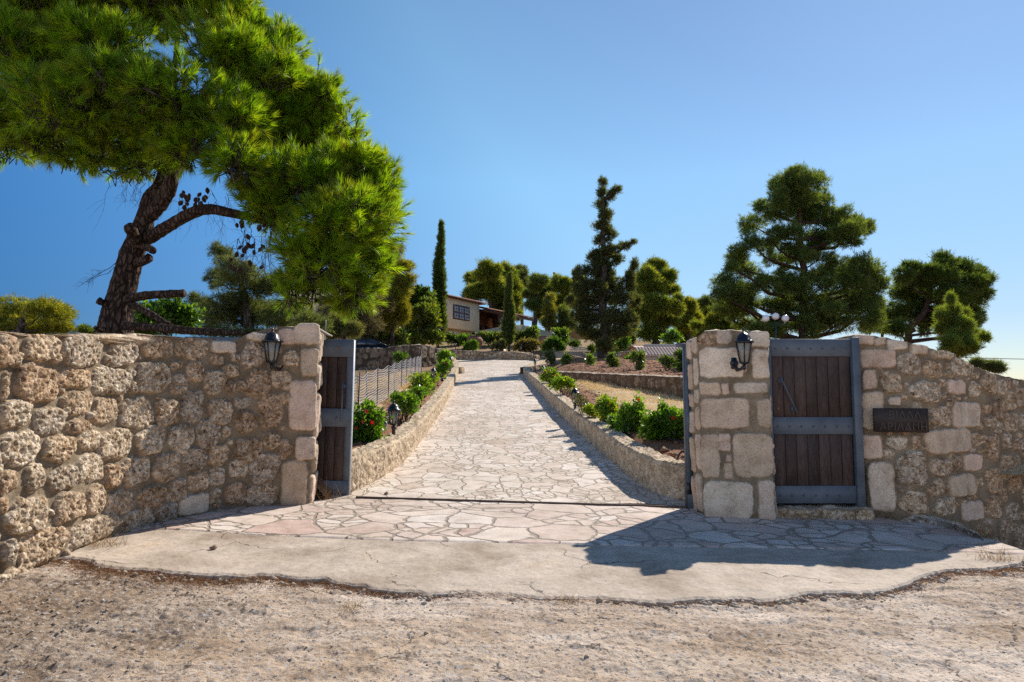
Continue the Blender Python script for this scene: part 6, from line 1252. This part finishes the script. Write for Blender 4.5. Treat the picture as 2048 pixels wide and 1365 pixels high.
# prickly cactus-like stem by the wall left out of reach; dry weeds at the wall foot
def weeds(label, px, py, wpx, hpx, n, cols, seed_heads=True):
    b0 = gp(px, py); k = b0[1] / F; rg = np.random.default_rng(int(px)); p = np.repeat(b0[None], n, 0) + rg.normal(size=(n, 3)) * np.array((wpx * k * .35, .06, 0)); d = unit(rg.normal(size=(n, 3)) * .5 + np.array((.1, -.1, 1)))
    V, Fq = blades(p, d, hpx * k * rg.uniform(.4, 1.1, n), .004, rg); return tag(mk('dry_weed', V, Fq, M_dry, origin=b0, col=np.repeat(pal(n, cols, rg), 3, 0)), label, 'weed', 'dry weeds at the wall foot')
M_dry = leafmat('dry_stalks', .3, .8, (1.2, 1.1, .8)); DRY = [(.3, .19, .09), (.38, .25, .12), (.2, .12, .06)]
weeds('dry weed tuft at the foot of the left wall end, by the gate leaf', 640, 1000, 50, 50, 160, DRY); weeds('thin dry weed at the base of the big left quoin', 565, 1010, 40, 40, 60, DRY); weeds('dry weed tuft at the near corner of the left wall', 205, 1092, 60, 55, 90, DRY)
weeds('dry weeds along the sill of the pedestrian door', 1600, 1042, 60, 25, 90, DRY); weeds('tall dry weed by the corner of the plaque wall', 1972, 1078, 30, 70, 50, DRY); weeds('dry weed tuft left of the stone footing', 1770, 1040, 60, 30, 80, DRY)

weeds('small dry weed tuft growing in the road, in front of the broken concrete edge', 703, 1218, 34, 22, 60, DRY + [(.1, .14, .04)]); weeds('sparse dry weed at the right end of the broken concrete', 1995, 1120, 60, 40, 90, DRY); weeds('tiny dry weed in the road below the middle of the concrete edge', 1132, 1204, 26, 16, 40, DRY)
# ------------------------------------------------------------------ ground cover: dry grass, needles, pebbles
rg = np.random.default_rng(77)
def scatter(n, xr, yr, test): 
    x = rg.uniform(*xr, n); y = rg.uniform(*yr, n); k = test(x, y); return x[k], y[k]
sdl = lambda x, y: (x - RWA[0]) * rwn[0] + (y - RWA[1]) * rwn[1]
x, y = scatter(100000, (.8, 9), (10, 33), lambda x, y: (sdl(x, y) < -.1) & (-drive_in(x, y) > 1.35 + .5 * pn(x * .8, y * .8, 63)) & (fbm(x * .7, y * .7, 3, 88) > -.45))
x2, y2 = scatter(90000, (-7, -2.5), (10, 34), lambda x, y: (-drive_in(x, y) > 1.4 + .5 * pn(x * .8, y * .8, 63)) & (fbm(x * .7, y * .7, 3, 89) > -.1) & (x > -5.6))
x = np.concatenate((x, x2)); y = np.concatenate((y, y2)); p = np.stack((x, y, terr_z(x, y) - .01), 1); n = len(p)
d = unit(rg.normal(size=(n, 3)) * .75 + np.array((0, 0, .8))); d[:, 2] = abs(d[:, 2]); V, Fq = blades(p, d, rg.uniform(.03, .1, n) * np.clip(y / 14, 1, 2), .004 * np.clip(y / 10, 1, 3), rg)
GR = [(.68, .5, .26), (.74, .56, .3), (.6, .42, .2), (.76, .6, .36)]
tag(mk('dry_grass', V, Fq, M_dry, col=np.repeat(pal(n, GR, rg), 3, 0)), 'sparse dry straw coloured grass on the slopes either side of the drive', 'grass', kind='stuff')
# soil clods
def clods(n, xs_, ys_, zs_, smin, smax, stretch=.7):
    base = np.array([(1, 0, 0), (-1, 0, 0), (0, 1, 0), (0, -1, 0), (0, 0, 1), (0, 0, -1)], float) ; fc = np.array([(0, 2, 4), (2, 1, 4), (1, 3, 4), (3, 0, 4), (2, 0, 5), (1, 2, 5), (3, 1, 5), (0, 3, 5)])
    s_ = smin * (smax / smin) ** (rg.random(n) ** 2.2); jit = 1 + .35 * rg.normal(size=(n, 6, 1)) * .6; V = base[None] * jit * s_[:, None, None] * np.array((1.15, .95, stretch))
    a = rg.uniform(0, 6.28, n); ca, sa_ = np.cos(a)[:, None], np.sin(a)[:, None]; V = np.stack((V[..., 0] * ca - V[..., 1] * sa_, V[..., 0] * sa_ + V[..., 1] * ca, V[..., 2]), -1) + np.stack((xs_, ys_, zs_), 1)[:, None]
    return V.reshape(-1, 3), (fc[None] + (np.arange(n) * 6)[:, None, None]).reshape(-1, 3)
m, t, b = newmat('pebbles', .9, .2); a = nd(t, 'ShaderNodeAttribute', attribute_name='Col'); nn_ = noise(t, coords(t), 60, 3); L(t, mix(t, 1.0, a.outputs['Color'], ramp(t, nn_.outputs[0], [(.3, .75), (.7, 1.15)]), 'MULTIPLY'), b.inputs['Base Color']); M_peb = m
x, y = scatter(26000, (-6, 12), (9.6, 44), lambda x, y: ((-drive_in(x, y) > .42) & (-drive_in(x, y) < 1.6)) | ((sdl(x, y) > .4) & (sdl(x, y) < 9) & (x > 1)))
V, Fq = clods(len(x), x, y, terr_z(x, y), .012, .09); tag(mk('soil_clods', V, Fq, M_peb, col=np.repeat(pal(len(x), [(.3, .16, .09), (.37, .21, .125), (.22, .11, .06)], rg), 6, 0)), 'loose red brown clods of soil in the beds', 'soil', kind='stuff')
x, y = scatter(15000, (-6, 6), (2.9, 6.4), lambda x, y: (y < apron_front(np.clip(x, ex[0], ex[-1])) - .02) & (rg.random(len(x)) < .07 + .93 * (1 - smooth(-3, -1.2, x)) * (1 - .6 * smooth(5.0, 5.9, y))) & (pn(x * 2, y * 2, 5) > -.25))
V, Fq = clods(len(x), x, y, road_z(x, y) + .001, .004, .018, .6); tag(mk('pebbles', V, Fq, M_peb, col=np.repeat(pal(len(x), [(.38, .33, .28), (.28, .24, .2), (.5, .45, .4), (.2, .17, .14), (.42, .32, .22)], rg), 6, 0)), 'loose pebbles and grit on the rough road', 'gravel', kind='stuff')
n = 1500; x = rg.uniform(ex[0], 5.4, n); y = apron_front(x) - abs(rg.normal(size=n)) * .07 + .01; k = (1 - flush(x)) > rg.random(n) * .9; x, y = x[k], y[k]
V, Fq = clods(len(x), x, y, road_z(x, y) + .004, .006, .04, .6); tag(mk('concrete_crumbs', V, Fq, M_peb, col=np.repeat(pal(len(x), [(.42, .35, .27), (.5, .43, .35), (.3, .24, .18)], rg), 6, 0)), 'crumbled bits of concrete along the broken slab edge', 'rubble', kind='stuff')
# pine needles gathered along the broken edge
n = 16000; x = rg.uniform(ex[0], 5.6, n); wgt = np.interp(x, [-4.4, -4, -2.2, -1.0, -.6, .3, 1.2, 2, 3.2, 4.6, 5.5], [1, 1, .9, .5, .1, .15, .12, .25, .2, .8, 1]); k = rg.random(n) < wgt; x = x[k]; n = len(x)
y = apron_front(x) - abs(rg.normal(size=n)) * np.interp(x, [-4, -2, -1, 3, 4, 5], [.13, .12, .05, .04, .1, .15]) - .005; z = road_z(x, y) + rg.uniform(.002, .02, n)
d = unit(np.stack((rg.normal(size=n), rg.normal(size=n), rg.normal(size=n) * .18 + .1), 1)); V, Fq = blades(np.stack((x, y, z), 1), d, rg.uniform(.04, .11, n), .0028, rg)
tag(mk('pine_needle_litter', V, Fq, M_dry, col=np.repeat(pal(n, [(.2, .095, .045), (.28, .14, .065), (.15, .07, .035), (.34, .2, .1)], rg), 3, 0)), 'brown fallen pine needles gathered along the broken concrete edge', 'needles', kind='stuff')
n = 2600; x = rg.uniform(-5, 5.4, n); y = rg.uniform(3.0, 6.3, n); k = (y < apron_front(np.clip(x, ex[0], ex[-1])) - .05) & (pn(x * 1.1, y * 1.1, 55) > .05); x, y = x[k], y[k]; n = len(x)
d = unit(np.stack((rg.normal(size=n), rg.normal(size=n), rg.normal(size=n) * .1 + .05), 1)); V, Fq = blades(np.stack((x, y, road_z(x, y) + .003), 1), d, rg.uniform(.03, .09, n), .0025, rg)
tag(mk('pine_needle_litter', V, Fq, M_dry, col=np.repeat(pal(n, [(.24, .13, .065), (.34, .2, .1), (.42, .3, .18)], rg), 3, 0)), 'dry needles and straw strewn thinly over the road', 'needles', kind='stuff')
# single stones lying on the paving
def rock(px, py, s, lab, f=gp, col=(.24, .17, .12)):
    p = f(px, py); q = G().lathe([(.3 * s, 0), (s, .2 * s), (1.05 * s, .55 * s), (.6 * s, .95 * s), (.05 * s, 1.0 * s)], 7); q.v = [tuple(np.array(v) * (1 + .18 * math.sin(v[0] * 90 + v[1] * 70))) for v in q.v]
    o = q.build('loose_stone', speck('loose_stone_grey', tuple(c * .8 for c in col), tuple(c * 1.2 for c in col), 40, .9)); o.location = p + np.array((0, 0, .002)); tag(o, lab, 'stone')
rock(427, 1099, .032, 'small brown stone lying on the bare concrete'); rock(769, 996, .03, 'small stone lying by the gate rail on the left', lambda a, b_: gp(a, b_) + np.array((0, .12, .03)), (.26, .2, .16))
